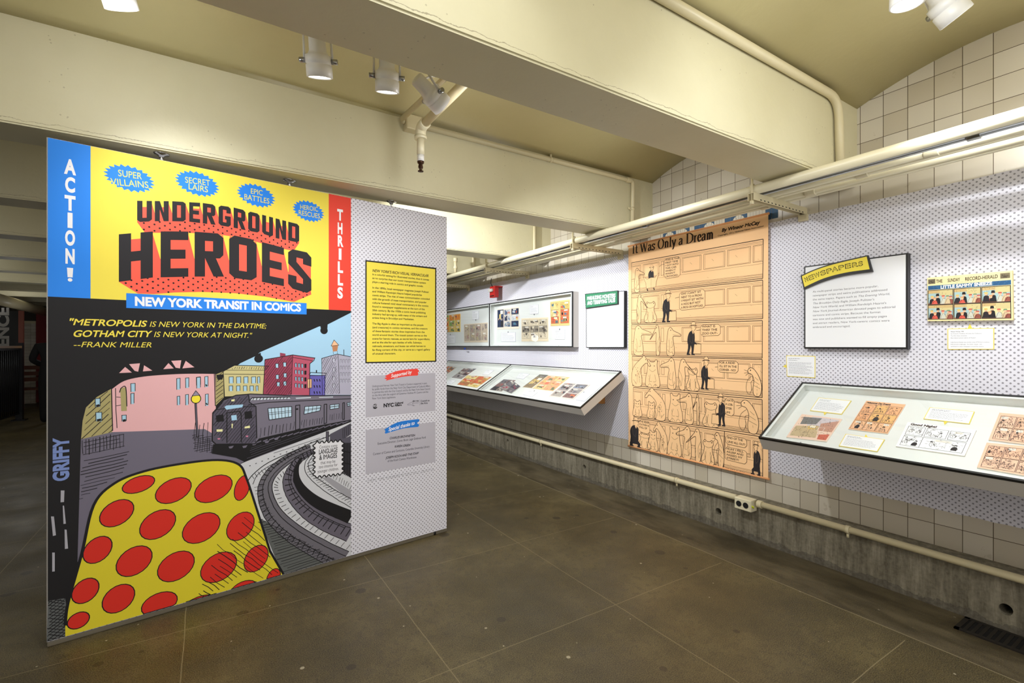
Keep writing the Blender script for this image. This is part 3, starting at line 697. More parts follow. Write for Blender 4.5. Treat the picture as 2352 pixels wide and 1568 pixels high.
P([(299, 536), (320, 556), (352, 560), (330, 534)], YEL)
mp.L = 3
for X, T, B in ((UX, UT, UBt), (HX, HT, HB)):      # counters of the letters are coral
    for ch, a, b in X:
        P([(a+1, interp(T, a)+ (4 if ch in 'DRGO' else 14)), (b-1, interp(T, b)+(4 if ch in 'DRGO' else 14)), (b-1, interp(B, b)-4), (a+1, interp(B, a)-4)], CORAL)
mp.L = 4
def in_poly(p, poly):
    c = False
    for (x0, y0), (x1, y1) in zip(poly, poly[1:]+poly[:1]):
        if (y0 > p[1]) != (y1 > p[1]) and p[0] < (x1-x0)*(p[1]-y0)/(y1-y0)+x0: c = not c
    return c
DOTU = mp.px([(318, 511)]+along(UBt, 322, 686)+[(684, 560), (676, 572)]+low_u[::-1][1:])
DOTH = mp.px([(276, 648)]+along(HB, 280, 714)+low_h[::-1])
for poly in (DOTU, DOTH):
    us = [p[0] for p in poly]; zs = [p[1] for p in poly]; d = .0225; j = 0; z = min(zs)
    while z < max(zs):
        u = min(us)+(j % 2)*d
        while u < max(us):
            if in_poly((u, z), poly): mp.dot((u, z), K, .0047, 8)
            u += d*2
        z += d*.75; j += 1
mp.L = 5
for X, T, B in ((UX, UT, UBt), (HX, HT, HB)):
    for ch, a, b in X:
        for pl in BLK(ch):
            q = []
            for x, y in pl:
                px = a+(b-a)*x; q.append((px, interp(B, px)+(interp(T, px)-interp(B, px))*y))
            P(q, (38, 35, 38))
# subtitle bar
P([(290, 673), (704, 696), (704, 722), (290, 707)], BLU)
mp.L = 6
mp.pxtext('NEW YORK TRANSIT IN COMICS', (309, 701), (691, 714.5), 17.5, WHT, bold=2)
# vertical words
def stack(word, xs, ys, h, w, c):
    for ch, y in zip(word, ys):
        p = uv(xs, y); hh = uv(xs, y-h)[1]-p[1]
        ww = uv(xs+w/2, y)[0]-uv(xs-w/2, y)[0]
        if ch == '!':
            t_ = hh*.17; mp.poly([(p[0]-t_*.8, p[1]+hh*.3), (p[0]+t_*.8, p[1]+hh*.3), (p[0]+t_, p[1]+hh), (p[0]-t_, p[1]+hh)], c); mp.dot((p[0], p[1]+hh*.11), c, hh*.13, 14)
        elif ch == 'I': mp.glyphs(ch, p, hh, c, bold=2, align='C')
        else: mp.glyphs(ch, (p[0]-ww/2, p[1]), hh, c, bold=2, width=ww)
stack('ACTION!', 161, [399, 440, 482, 521.5, 562, 604, 646], 31, 23, WHT)
stack('THRILLS', 781, [505, 536, 565, 595, 625, 654, 684], 23, 12, WHT)
# quotation
for t, a, b, h, bo in (('"METROPOLIS', (155, 746), (335, 750), 14, 1), ('IS NEW YORK IN THE DAYTIME;', (342, 750), (611, 754), 11.5, 0), ('GOTHAM CITY', (166, 773), (345, 773.5), 14, 1), ('IS NEW YORK AT NIGHT."', (352, 773.5), (577, 775.5), 11.5, 0), ('--FRANK MILLER', (167, 797), (348, 797.5), 12, 0)):
    mp.pxtext(t, a, b, h, YEL, bold=bo, shear=.25)
mp.clip = (uR, PBOT+.002)
# --- the drawing: station, street, train and tracks
SKY, PINK, PINK2, OLIVE, BEIGE, MAR, MAR2, VIO, SLATE, SL2, GRY, PALE = (166, 206, 232), (232, 178, 180), (212, 158, 162), (172, 160, 106), (206, 194, 138), (184, 84, 106), (150, 62, 84), (104, 96, 176), (112, 106, 122), (84, 80, 92), (150, 144, 156), (206, 206, 210)
mp.L = 1
P(A4((1512, 155), (1290, 268), (1205, 288), (650, 530), (605, 568), (430, 650), (430, 960), (1512, 960)), SKY)
P([(186, 1008), (258, 985), (490, 975), (700, 930), (806, 930), (806, 1000), (600, 1120), (600, 1200), (178, 1290)], SLATE)
P(A3((612, 910), (480, 985), (382, 1080), (352, 1200), (338, 1365), (625, 1300)), OLIVE)
P([(256, 892), (285, 873), (330, 863), (393, 858), (440, 856.5), (494, 857), (497, 1000), (470, 985), (258, 992)], PINK)
for q in (((680, 770), (735, 715), (795, 765)), ((770, 690), (868, 682), (852, 758), (820, 750)), ((905, 700), (980, 748), (895, 755)), ((1078, 735), (1125, 680), (1172, 728)), ((1150, 660), (1240, 655), (1228, 728), (1190, 722)), ((1280, 660), (1358, 718), (1250, 728))): P(A3(*q), PINK)
P(A4((232, 740), (300, 712), (305, 960), (225, 1040)), OLIVE)
mp.L = 2
P(A4((1232, 590), (1380, 548), (1512, 575), (1512, 935), (1232, 935)), (176, 172, 190))
P(A4((1115, 745), (1270, 750), (1265, 938), (1112, 938)), VIO)
P(A4((300, 712), (405, 655), (725, 660), (700, 725), (680, 935), (308, 950)), BEIGE)
P(A4((695, 600), (958, 556), (945, 935), (678, 935)), MAR2)
P(A4((958, 556), (1168, 585), (1120, 645), (1116, 938), (945, 935)), MAR)
P(A4((838, 535), (890, 545), (890, 570), (838, 575)), MAR2)
P(A4((1322, 470), (1350, 415), (1395, 462)), (240, 190, 150)); P(A4((1330, 470), (1388, 468), (1380, 520), (1340, 525)), (190, 130, 90))
P(A4((1098, 785), (1138, 783), (1138, 868), (1100, 872)), (240, 190, 140))
# drawn lines on the buildings
mp.L = 3
random.seed(7)
def hatch(poly, d, ang, w=.0022, c=K, jit=.15):
    """hand-inked parallel strokes clipped to a polygon (pixels)"""
    q = mp.px(poly); ca, sa = math.cos(ang), math.sin(ang)
    rot = [(x*ca+y*sa, -x*sa+y*ca) for x, y in q]; t = min(p[1] for p in rot)+d*.5
    while t < max(p[1] for p in rot):
        xs = sorted(a[0]+(b[0]-a[0])*(t-a[1])/(b[1]-a[1]) for a, b in zip(rot, rot[1:]+rot[:1]) if (a[1] > t) != (b[1] > t))
        for x0, x1 in zip(xs[::2], xs[1::2]):
            L = x1-x0; x0 += L*random.uniform(0, jit); x1 -= L*random.uniform(0, jit); n = max(2, int((x1-x0)/.05)); pts = []
            for i in range(n+1):
                x = x0+(x1-x0)*i/n; y = t+random.uniform(-.12, .12)*d; pts.append((x*ca-y*sa, x*sa+y*ca))
            mp.line(pts, w*random.uniform(.7, 1.25), c)
        t += d*random.uniform(.85, 1.15)
D = math.radians
hatch(A3((612, 910), (480, 985), (382, 1080), (352, 1200), (338, 1365), (625, 1300)), .021, D(48), .003)
hatch(A4((232, 740), (300, 712), (305, 960), (225, 1040)), .018, D(42), .0028)
hatch(A4((695, 600), (958, 556), (945, 935), (678, 935)), .0115, D(55), .0022)
hatch(A4((1232, 590), (1385, 548), (1400, 925), (1255, 935)), .0115, D(62), .0022)
LN([(256, 892), (285, 873), (330, 863), (393, 858), (440, 856.5), (494, 857)], .007, n=5)
LN(A4((215, 735), (225, 1040)), .004); LN(A3((648, 905), (652, 1100), (662, 1265)), .003); LN(A3((612, 910), (622, 1290)), .004)
for q in (((232, 590), (1380, 548)),): pass
LN(A4((1232, 590), (1380, 548), (1512, 575)), .004); LN(A4((1232, 590), (1240, 935)), .003); LN(A4((1388, 552), (1402, 920)), .003)
LN(A4((695, 600), (958, 556), (1168, 585), (1160, 608), (1120, 640), (1118, 935)), .0042); LN(A4((960, 580), (1150, 612)), .003); LN(A4((958, 560), (945, 930)), .0032); LN(A4((695, 600), (678, 930)), .0035)
LN(A4((300, 712), (405, 655), (730, 662), (700, 700)), .004); LN(A4((310, 738), (695, 742)), .003); LN(A4((300, 712), (312, 950)), .0035); LN(A4((330, 700), (700, 702)), .0025)
hatch(A4((380, 690), (420, 665), (715, 670), (690, 698)), .012, D(70), .0025)
LN(A4((1112, 745), (1130, 722), (1275, 730), (1270, 750), (1118, 752)), .004); LN(A4((1183, 700), (1183, 722)), .007); LN(A4((1265, 750), (1262, 935)), .003)
LN(A4((1322, 472), (1350, 415), (1395, 464), (1322, 472)), .003); LN(A4((1340, 525), (1345, 550)), .002); LN(A4((1380, 520), (1382, 548)), .002); LN(A4((1442, 505), (1443, 560)), .004); LN(A4((1098, 785), (1138, 783), (1138, 868), (1100, 872), (1098, 785)), .0028); LN(A4((1118, 800), (1118, 850)), .004)
def win(F, x, y, w, h, c=(170, 206, 226), lw=.0028):
    P(F((x, y), (x+w, y-h*.04), (x+w*.95, y+h), (x+w*.05, y+h*.97)), c)
    mp.L += 1; LN(F((x+w, y+h*.9), (x+w, y-h*.04), (x, y), (x+w*.04, y+h)), lw); mp.L -= 1
for x, y, w, h in ((785, 865, 40, 75), (785, 955, 30, 95), (1198, 820, 32, 100), (1278, 815, 30, 90), (1378, 808, 34, 100), (1203, 980, 24, 80), (1278, 965, 26, 95)): win(A3, x, y, w, h)
for x, y, w, h in ((465, 1000, 45, 75), (470, 1125, 55, 80), (705, 1150, 40, 55)): win(A3, x, y, w, h); LN(A3((x+w*.2, y+h*.9), (x+w*.9, y+h*.8)), .012)
P(A3((690, 905), (745, 898), (750, 1110), (700, 1112)), OLIVE); LN(A3((685, 945), (700, 905), (740, 900), (750, 1070)), .004, n=4); LN(A3((655, 985), (720, 990)), .003); LN(A3((655, 1065), (740, 1050)), .003)
for x, y, w, h in ((45, 770, 40, 75), (125, 762, 30, 100), (130, 930, 28, 110)): win(A4, x, y, w, h); LN(A4((x+w*.3, y+h*.85), (x+w*.7, y+h*.8)), .012)
for x in (355, 425, 495, 568, 625): win(A4, x, 765, 40 if x < 600 else 22, 62)
for x in (355, 425, 490, 552, 610): win(A4, x, 850, 34 if x < 600 else 20, 50)
for x, y in ((795, 640), (868, 628), (798, 745), (872, 730), (808, 815), (870, 808)): win(A4, x, y, 28, 38)
for r_ in range(4):
    for k in range(4): win(A4, 980+k*30, 635+r_*64+k*3, 16, 36, (150, 190, 214) if k < 3 else K)
for r_ in range(3):
    for k in range(3): LN(A4((1160+k*26, 785+r_*58), (1166+k*26, 808+r_*58)), .006)
for r_ in range(4):
    for k in range(4): win(A4, 1408+k*26, 600+r_*62, 12, 34, (200, 200, 214), .002)
for y in (590, 680, 760, 830): win(A4, 1338, y, 20, 34, (200, 200, 214), .002)
# roof edge of the black canopy with its knobs
mp.L = 2
for c in ((1255, 325), (635, 592)): mp.dot(uv(*A4(c)[0]), K, .024, 16)
P(A4((1215, 262), (1290, 255), (1285, 330), (1230, 330)), K); P(A4((600, 560), (655, 535), (660, 600), (610, 600)), K)
P(A4((300, 740), (330, 690), (430, 640), (460, 640), (320, 720), (290, 790), (245, 792), (235, 745)), K)
# street ironwork and lamp post
mp.L = 3
hatch(A3((345, 1365), (735, 1300), (735, 1440), (340, 1520)), .013, D(90), .0028); hatch(A3((345, 1380), (740, 1310), (735, 1440), (340, 1520)), .02, D(8), .0026)
hatch([(186, 1060), (300, 1035), (300, 1075), (250, 1105), (182, 1150)], .017, D(8), .0032)
hatch(A4((0, 1190), (200, 1195), (215, 1400), (0, 1400)), .022, D(88), .0026); hatch(A4((0, 1310), (200, 1320), (215, 1480), (20, 1480)), .011, D(4), .0028); hatch(A4((10, 1330), (190, 1340), (200, 1490), (30, 1480)), .012, D(86), .0024)
LN(A4((38, 1010), (55, 1340)), .011); mp.L = 4; LN(A4((40, 1020), (56, 1330)), .004, SLATE); mp.dot(uv(*A4((42, 972))[0]), K, .0245, 18, .0265)
mp.L = 5; mp.dot(uv(*A4((42, 972))[0]), (246, 226, 60), .0205, 18, .0225); P(A4((5, 945), (40, 895), (78, 938)), (150, 140, 160)); LN(A4((5, 945), (40, 895), (78, 938), (5, 945)), .003)
# train
mp.L = 4
TR = A4((215, 1085), (245, 1055), (305, 985), (420, 938), (560, 926), (960, 940), (1512, 938), (1512, 1172), (1000, 1268), (640, 1352), (600, 1398), (230, 1402), (195, 1370), (200, 1105))
P(TR, (118, 112, 126)); mp.L = 5
P(A4((300, 1000), (420, 938), (545, 930), (545, 1010), (610, 1045), (618, 1345), (600, 1398), (230, 1402), (195, 1370), (200, 1105), (245, 1055)), (86, 80, 94))
mp.L = 6
hatch(A4((300, 1000), (420, 938), (545, 930), (545, 1010), (610, 1045), (618, 1345), (600, 1398), (230, 1402), (195, 1370), (200, 1105), (245, 1055)), .0135, D(52), .0028)
mp.L = 7
LN(A4((195, 1370), (200, 1105), (245, 1055), (305, 985), (420, 938), (560, 926), (960, 942), (1512, 940)), .0055)
LN(A4((195, 1370), (230, 1402), (600, 1398), (640, 1352), (1000, 1268), (1512, 1172)), .006); LN(A4((545, 1030), (720, 1005), (960, 995), (1512, 970)), .0045); LN(A4((540, 935), (548, 1005), (610, 1045), (618, 1345)), .0055)
LN(A4((230, 1075), (420, 1050), (600, 1045)), .004); LN(A4((335, 1105), (335, 1390)), .005); LN(A4((335, 1105), (455, 1090), (470, 1120), (472, 1385)), .005)
for q in (((230, 1130), (300, 1118), (308, 1185), (235, 1192)), ((500, 1095), (568, 1085), (575, 1155), (505, 1165))): P(A4(*q), K)
P(A4((375, 1130), (425, 1124), (430, 1172), (380, 1178)), SKY); P(A4((310, 1050), (330, 1035), (490, 1025), (480, 1052), (330, 1075)), SKY)
for q in (((375, 980), (410, 975), (405, 995), (378, 996)), ((235, 1262), (295, 1260), (292, 1282), (238, 1284)), ((505, 1235), (552, 1225), (552, 1248), (500, 1252)), ((378, 1210), (392, 1206), (388, 1250), (380, 1250))): P(A4(*q), (236, 232, 170))
for q in (((245, 1345), (272, 1345), (268, 1355), (250, 1357)), ((512, 1322), (538, 1320), (534, 1332), (518, 1334))): P(A4(*q), (220, 130, 160))
WINS = (((722, 1062), (948, 1045), (948, 1140), (735, 1172)), ((1072, 1045), (1225, 1035), (1215, 1085), (1065, 1118)), ((1310, 1030), (1398, 1020), (1395, 1060), (1312, 1072)), ((1472, 1010), (1512, 1004), (1512, 1036), (1478, 1042)))
for q in WINS: P(A4(*q), (190, 216, 232))
P(A4((550, 985), (575, 962), (930, 955), (935, 972)), (206, 214, 222)); P(A4((985, 962), (1130, 955), (1130, 965), (990, 972)), (206, 214, 222)); P(A4((1205, 955), (1340, 950), (1340, 958), (1210, 962)), (206, 214, 222))
mp.L = 8
for q in WINS:
    a, b, c, d = q; LN(A4(a, b, c, d, a), .004)
    n = max(2, int((b[0]-a[0])/32))
    for k in range(1, n): LN(A4((a[0]+(b[0]-a[0])*k/n, a[1]+(b[1]-a[1])*k/n), (d[0]+(c[0]-d[0])*k/n, d[1]+(c[1]-d[1])*k/n)), .0028)
    for f in (.4, .55): LN(A4((a[0]+(d[0]-a[0])*f, a[1]+(d[1]-a[1])*f), (b[0]+(c[0]-b[0])*f, b[1]+(c[1]-b[1])*f)), .0025)
LN(A4((550, 987), (575, 962), (935, 955)), .005); 
for k in range(11): LN(A4((590+k*32, 962-k*.6), (580+k*32, 984-k)), .004)
for q in (((985, 1035), (1025, 1030), (1025, 1255), (985, 1268)), ((1255, 1025), (1280, 1022), (1278, 1200), (1255, 1208)), ((1432, 1010), (1448, 1008), (1448, 1165), (1432, 1168))): LN(A4(*q, q[0]), .005)
LN(A4((990, 1070), (1010, 1068)), .01)
hatch(A4((640, 1240), (980, 1185), (980, 1265), (640, 1345)), .02, D(84), .0028); hatch(A4((1040, 1175), (1245, 1140), (1245, 1205), (1040, 1250)), .016, D(84), .0026); hatch(A4((1300, 1120), (1425, 1095), (1425, 1160), (1300, 1185)), .014, D(84), .0024)
# under the train
mp.L = 6
P(A4((205, 1402), (600, 1398), (645, 1352), (1000, 1268), (1512, 1172), (1512, 1205), (860, 1430), (500, 1568), (420, 1530), (190, 1490)), K)
mp.L = 7
for k in range(16): LN(A4((560+k*58, 1400-k*13), (600+k*60, 1385-k*14)), .006, SLATE)
hatch(A4((560, 1430), (1512, 1190), (1512, 1210), (860, 1430), (500, 1560)), .012, D(14), .0022, SL2)
for x, y in ((350, 1425), (480, 1420), (570, 1395), (690, 1375), (780, 1345)): P(A4((x, y), (x+50, y-10), (x+34, y+14), (x+10, y+18)), SLATE)
# platform edge and curving tracks
mp.L = 7
P(A6((330, 300), (1232, -40), (1232, 1060), (1060, 1110), (650, 1250), (540, 960), (480, 740), (390, 470)), PALE)
mp.L = 8
P(A6((480, 745), (700, 850), (960, 985), (1130, 1090), (900, 1160), (680, 1225), (600, 1040)), (96, 98, 96))
T1 = cr(A6((905, 175), (760, 240), (610, 350), (535, 470), (545, 600), (620, 740), (780, 880), (1000, 1010), (1170, 1095)), 6)
T2 = cr(A6((940, 190), (820, 260), (740, 360), (720, 460), (770, 570), (880, 690), (1040, 790), (1232, 870)), 6)
def band(c, w0, w1, colr):
    q = mp.px(c); n = len(q); mp.line(q, [w0+(w1-w0)*i/(n-1) for i in range(n)], colr)
band(T1, .05, .13, (108, 104, 112)); band(T2, .03, .115, (104, 98, 110))
mp.L = 9
def rails(c, offs, w, colr=K):
    q = [Vector(p) for p in mp.px(c)]
    for o0, o1 in offs:
        pts = []
        for i, p in enumerate(q):
            t = (q[min(i+1, len(q)-1)]-q[max(i-1, 0)]).normalized(); o = o0+(o1-o0)*i/(len(q)-1)
            pts.append((p.x-t.y*o+random.uniform(-.0012, .0012), p.y+t.x*o+random.uniform(-.0012, .0012)))
        mp.line(pts, w, colr)
def ties(c, o0, o1, step, w):
    q = [Vector(p) for p in mp.px(c)]; acc = 0
    for i in range(1, len(q)):
        acc += (q[i]-q[i-1]).length
        if acc > step*(.6+.6*i/len(q)):
            acc = 0; t = (q[i]-q[i-1]).normalized(); s = .5+.5*i/len(q); nn = Vector((-t.y, t.x))
            mp.line([q[i]+nn*o0*s, q[i]+nn*o1*s+t*.006], w, K)
T1d = cr(A6((905, 175), (760, 240), (610, 350), (535, 470), (545, 600), (620, 740), (780, 880), (1000, 1010), (1170, 1095)), 22)
T2d = cr(A6((940, 190), (820, 260), (740, 360), (720, 460), (770, 570), (880, 690), (1040, 790), (1232, 870)), 22)
rails(T1, ((.02, .064), (.008, .03), (-.01, -.02), (-.022, -.066)), .0042); rails(T2, ((.014, .056), (.006, .03), (-.014, -.056)), .0042)
ties(T1d, -.012, -.055, .03, .005); ties(T2d, -.03, .03, .034, .006); ties(T1d, .07, .105, .034, .0035)
BLK_ = cr(A6((830, 250), (790, 330), (790, 430), (850, 530), (980, 630), (1232, 740)), 8); band(BLK_, .012, .085, K); rails(BLK_, ((-.03, -.075),), .004)
INN = cr(A6((930, 200), (860, 290), (865, 380), (960, 480), (1100, 580), (1232, 660)), 8); rails(INN, ((0, 0), (.012, .05)), .004)
hatch(A6((865, 300), (935, 225), (935, 410), (1000, 420), (1090, 500), (1232, 590), (1232, 640), (1100, 560), (960, 465), (870, 370)), .018, D(10), .0034)
P(A6((1000, 420), (1045, 405), (1232, 520), (1232, 600)), (160, 158, 164)); hatch(A6((1045, 400), (1110, 385), (1232, 460), (1232, 520)), .02, D(70), .003)
LN(A6((330, 300), (620, 170), (930, 60), (1100, 0)), .004); LN(A6((390, 440), (440, 380), (560, 290), (780, 190), (960, 110), (1160, 40)), .005, n=4); LN(A6((430, 470), (470, 390), (580, 310), (800, 205)), .0035, n=4); LN(A6((600, 215), (980, 90)), .0025)
for k in range(22): LN(A6((420+k*26, 395-k*14+max(0, k-3)*1.4), (440+k*26, 425-k*15)), .0028)
for k in range(14): LN(A6((400+k*50, 320-k*19), (412+k*50, 316-k*19)), .004)
hatch(A6((430, 480), (520, 470), (530, 600), (620, 750), (560, 780), (480, 660)), .02, D(2), .0026)
hatch(A6((490, 745), (700, 850), (960, 985), (1130, 1090), (900, 1160), (680, 1225), (600, 1040)), .017, D(3), .0034); hatch(A6((490, 745), (700, 850), (960, 985), (1130, 1090), (1060, 1110), (640, 900)), .02, D(-32), .003)
# railing and posts at the far side of the tracks
P(A6((1030, 40), (1050, 38), (1050, 118), (1032, 118)), SL2); LN(A6((1030, 118), (1030, 40), (1050, 38), (1050, 118)), .004)
P(A6((1060, 60), (1232, -30), (1232, 60), (1150, 120), (1060, 115)), SL2); hatch(A6((1060, 60), (1232, -30), (1232, 60), (1150, 120), (1060, 115)), .013, D(92), .004)
P(A6((1150, 110), (1232, 70), (1232, 420), (1160, 360)), SL2)
mp.L = 10
for k in range(6): LN(A6((1165+k*13, 130), (1168+k*13, 385+k*6)), .009)
for y in (195, 290): LN(A6((1150, y), (1232, y+15)), .008)
# stamp-edged notice
def stamp(q, n):
    a, b, c, d = [Vector(uv(*p)) for p in A6(*q)]; out = []
    for p0, p1, m in ((a, b, n), (b, c, int(n*1.3)), (c, d, n), (d, a, int(n*1.3))):
        t = (p1-p0).normalized(); nn = Vector((t.y, -t.x)); L = (p1-p0).length/m
        for k in range(m):
            for g in range(5):
                x = (k+.12+.76*g/4)*L; out.append(p0+t*x+nn*(-.55*L*.76*math.sin(math.pi*g/4)))
    return out
st = stamp(((938, 135), (1160, 118), (1160, 378), (938, 405)), 6)
mp.L = 11; mp.poly(st, (226, 224, 228)); mp.line(st, .007, K, True)
mp.L = 12
for t, a, b, h, bo in (('Contains some', (733, 1030), (774.5, 1025.5), 7, 0), ('LANGUAGE', (732, 1043), (775, 1037.5), 10.5, 1), ('& IMAGES', (733, 1056), (774, 1050), 10.5, 1), ('that may be', (736, 1066), (770, 1061.5), 7, 0), ('too intense for', (732, 1075.5), (775, 1069.5), 7, 0), ('younger children.', (729, 1086), (778, 1078.5), 7, 0)):
    mp.pxtext(t, a, b, h, (52, 50, 54), bold=bo)
# plain yellow, red-spotted mound in the foreground of the street
mp.L = 9
MOUND = [(150, 1436), (156, 1385), (188, 1270), (215, 1160), (262, 1110), (330, 1082), (420, 1064), (500, 1056), (548, 1066), (566, 1098), (590, 1170), (620, 1265), (651, 1325)]
mu = mp.px(cr(MOUND[:-1], 6)+[MOUND[-1]])
mu = [(u, max(z, PBOT+.003)) for u, z in mu]
cl = mu+[(uv(651, 1325)[0], PBOT+.003), (mu[0][0], PBOT+.003)]
mp.poly(cl, (222, 205, 44)); mp.L = 10
SP = [(318, 1112, 38, 20), (398, 1126, 42, 30), (490, 1122, 44, 32), (556, 1120, 18, 30), (268, 1178, 40, 32), (362, 1204, 42, 35), (462, 1212, 44, 36), (552, 1208, 32, 34), (224, 1262, 34, 32), (308, 1288, 42, 36), (404, 1300, 43, 36), (502, 1302, 42, 36), (588, 1282, 28, 32), (196, 1356, 32, 30), (272, 1374, 38, 34), (366, 1386, 42, 28), (462, 1384, 36, 18), (560, 1352, 30, 20), (180, 1424, 26, 20), (628, 1326, 16, 22)]
for x, y, rx, ry in SP:
    pts = [(x+rx*math.cos(a)*.98+ry*.16*math.sin(a), y-ry*math.sin(a)*.95-rx*.22*math.cos(a)) for a in [2*math.pi*k/20 for k in range(20)]]
    q = [p for p in mp.px(pts)]
    # keep each spot inside the mound
    q2 = [(u, max(z, PBOT+.004)) for u, z in q]
    q2 = [p if in_poly(p, cl) else None for p in q2]
    if any(p is None for p in q2):
        cu = uv(x, y); fixd = []
        for p, o in zip(q2, q):
            if p is None:
                for t in range(19, 0, -1):
                    c = (cu[0]+(o[0]-cu[0])*t/20, max(PBOT+.004, cu[1]+(o[1]-cu[1])*t/20))
                    if in_poly(c, cl): p = c; break
            fixd.append(p if p else cu)
        q2 = fixd
    mp.poly(q2, (216, 44, 30)); mp.L = 11; mp.line(q2, .0045, K, True); mp.L = 10
mp.L = 11; mp.line(mu, .012, K)
hatch([(500, 1240), (560, 1180), (600, 1200), (645, 1322), (540, 1345), (450, 1380)], .024, D(-48), .0034, K, .3)
# artist signature up the black margin, pale dashes, hatching at the foot
mp.L = 2
sg = uv(157, 1102); mp.glyphs('GRIFFY', sg, uv(128, 1060)[0]*0+.052, (120, 140, 196), bold=2, ang=math.pi/2, width=.205)
for q in (((120, 440), (145, 440), (142, 520), (118, 522)), ((133, 545), (142, 545), (155, 670), (138, 672)), ((146, 710), (160, 712), (170, 842), (148, 845)), ((52, 620), (72, 620), (86, 750), (65, 755)), ((60, 870), (78, 870), (78, 1000), (60, 1002))): P(A5(*q), (172, 170, 178))
P(A5((30, 1205), (150, 1185), (165, 1290), (240, 1360), (460, 1320), (440, 1400), (20, 1530)), (96, 98, 98)); mp.L = 3
hatch(A5((30, 1205), (150, 1185), (165, 1290), (240, 1360), (460, 1320), (440, 1400), (20, 1530)), .013, D(35), .0038); hatch(A5((30, 1205), (150, 1185), (165, 1290), (240, 1360), (460, 1320), (440, 1400), (20, 1530)), .013, D(-28), .0034)
mp.L = 4; P([(107, 1180), (186, 1100), (190, 1008), (178, 1290), (160, 1340), (107, 1380)], K) if False else None
mp.clip = None
# --- right strip: yellow introduction, credits
BK2 = (48, 42, 30)
mp.L = 1; P([(839, 597), (1002, 615), (1002, 830.5), (839, 834)], K); mp.L = 2; P([(842, 600.5), (999.5, 618), (999.5, 828), (842, 831)], YEL); mp.L = 3
mp.pxtext("NEW YORK'S RICH VISUAL VERNACULAR", (855, 624), (984, 636), 5.8, BK2, bold=1, shear=.2)
TXT = ["is a colorful setting for illustrated stories, thus it comes", "as no surprise that our iconic transportation system", "plays a starring role in comics and graphic novels.", "", "In the 1890s, local newspaper magnates Joseph Pulitzer", "and William Randolph Hearst helped popularize", "comic strips. The rise of mass communication coincided", "with the growth of mass transportation, and popular", "culture fostered vivid visual commentary in the comics", "found in newspaper supplements at the turn of the", "20th century. By the 1930s a comic book publishing", "industry had sprung up, with many of the writers and", "artists living in Brooklyn and Manhattan.", "", "The Big Apple is often as important as the people", "(and creatures) in comics narratives, and the creators", "of these fantastic stories draw inspiration from the", "world around them. The transit system serves as the", "scene for heroic rescues, as secret lairs for supervillains,", "and as the site for epic battles of wills. Subways,", "railroads, streetcars, and buses can whisk heroes to", "far-flung corners of the city, or serve as a rogue's gallery", "of unusual characters."]
z0, z1 = uv(855, 631.5)[1], uv(855, 814)[1]; ul = uv(855, 700)[0]; ur = uv(987.5, 700)[0]
slots = [0 if t else 0 for t in TXT]; pos = 0; posl = []
for t in TXT:
    posl.append(pos); pos += 1 if t else .55
def tw(t, bold=0): return sum(GLY[bold][ch][1] for ch in t)
kx = (ur-ul)/tw(TXT[18])
for t, q in zip(TXT, posl):
    if t: mp.glyphs(t, (ul, z0+(z1-z0)*q/posl[-1]), .0125, BK2, bold=1, width=tw(t)*kx)
mp.L = 1
for q in ([(839.5, 863), (1000, 856), (1000, 943), (839.5, 958.5)], [(839.5, 987.5), (1000, 968.5), (1000, 1060.5), (839.5, 1089)]): P(q, (186, 182, 192))
def brush(pts, c, seed):
    """ragged brush-stroke label, pts = top-left, top-mid, top-right, bottom-right, bottom-mid, bottom-left"""
    random.seed(seed); t = cr(pts[:3], 10); b = cr(pts[3:], 10)
    e1 = [(t[-1][0]+random.uniform(-3, 2.5), t[-1][1]+(b[0][1]-t[-1][1])*k/7) for k in range(1, 7)]; e2 = [(b[-1][0]+random.uniform(-3, 3.5), b[-1][1]+(t[0][1]-b[-1][1])*k/7) for k in range(1, 7)]
    P(t+e1+b+e2, c)
mp.L = 2
brush([(884, 863), (915, 851), (961, 846), (959, 862), (925, 865), (886, 874)], (240, 72, 62), 1); brush([(884, 985), (915, 969), (961, 962), (960, 980), (925, 984), (884, 996)], (34, 122, 214), 2)
mp.L = 3
mp.pxtext('Supported by', (898, 867), (945, 857.5), 7.5, WHT, bold=1, shear=.3); mp.pxtext('Special thanks to', (892, 990), (952, 974.5), 8, WHT, bold=1, shear=.3)
INKG = (62, 60, 66)
for t, a, b in (('Underground Heroes: New York Transit in Comics is supported, in part,', (854.5, 889), (981, 881.5)), ('by public funds from the New York City Department of Cultural Affairs', (854.5, 896), (988, 888)), ('in partnership with the City Council, and by the New York State Council', (854.5, 903), (988, 894.5)), ('on the Arts with the support of Governor Andrew M. Cuomo and the', (854.5, 910), (983.5, 901.5)), ('New York State Legislature.', (854.5, 917), (909, 913.5))):
    mp.pxtext(t, a, b, 4.4, INKG)
mp.dot(uv(861.5, 933), K, .0175, 22); mp.pxtext('NYC', (880.5, 935), (904.5, 933), 8, K, bold=2); mp.pxtext('Cultural', (906.5, 928), (926, 926), 4.2, K, bold=2); mp.pxtext('Affairs', (906.5, 933), (922.5, 931.5), 4.2, K, bold=2)
mp.L = 4; mp.pxtext('MTA', (856, 935.5), (867, 934.5), 5.5, (196, 192, 200), bold=2, shear=.2)
LN([(936, 928), (946, 923), (948, 920), (951, 919), (947, 926), (949, 931), (953, 931), (950, 932), (944, 929), (936, 930), (936, 928)], .0016, INKG)
mp.pxtext('NEW YORK', (948, 922.5), (962, 921.5), 2.5, INKG, bold=2); mp.pxtext('STATE OF OPPORTUNITY', (948, 926.5), (962, 925.5), 1.6, INKG); LN([(964, 917), (964, 931)], .0012, INKG)
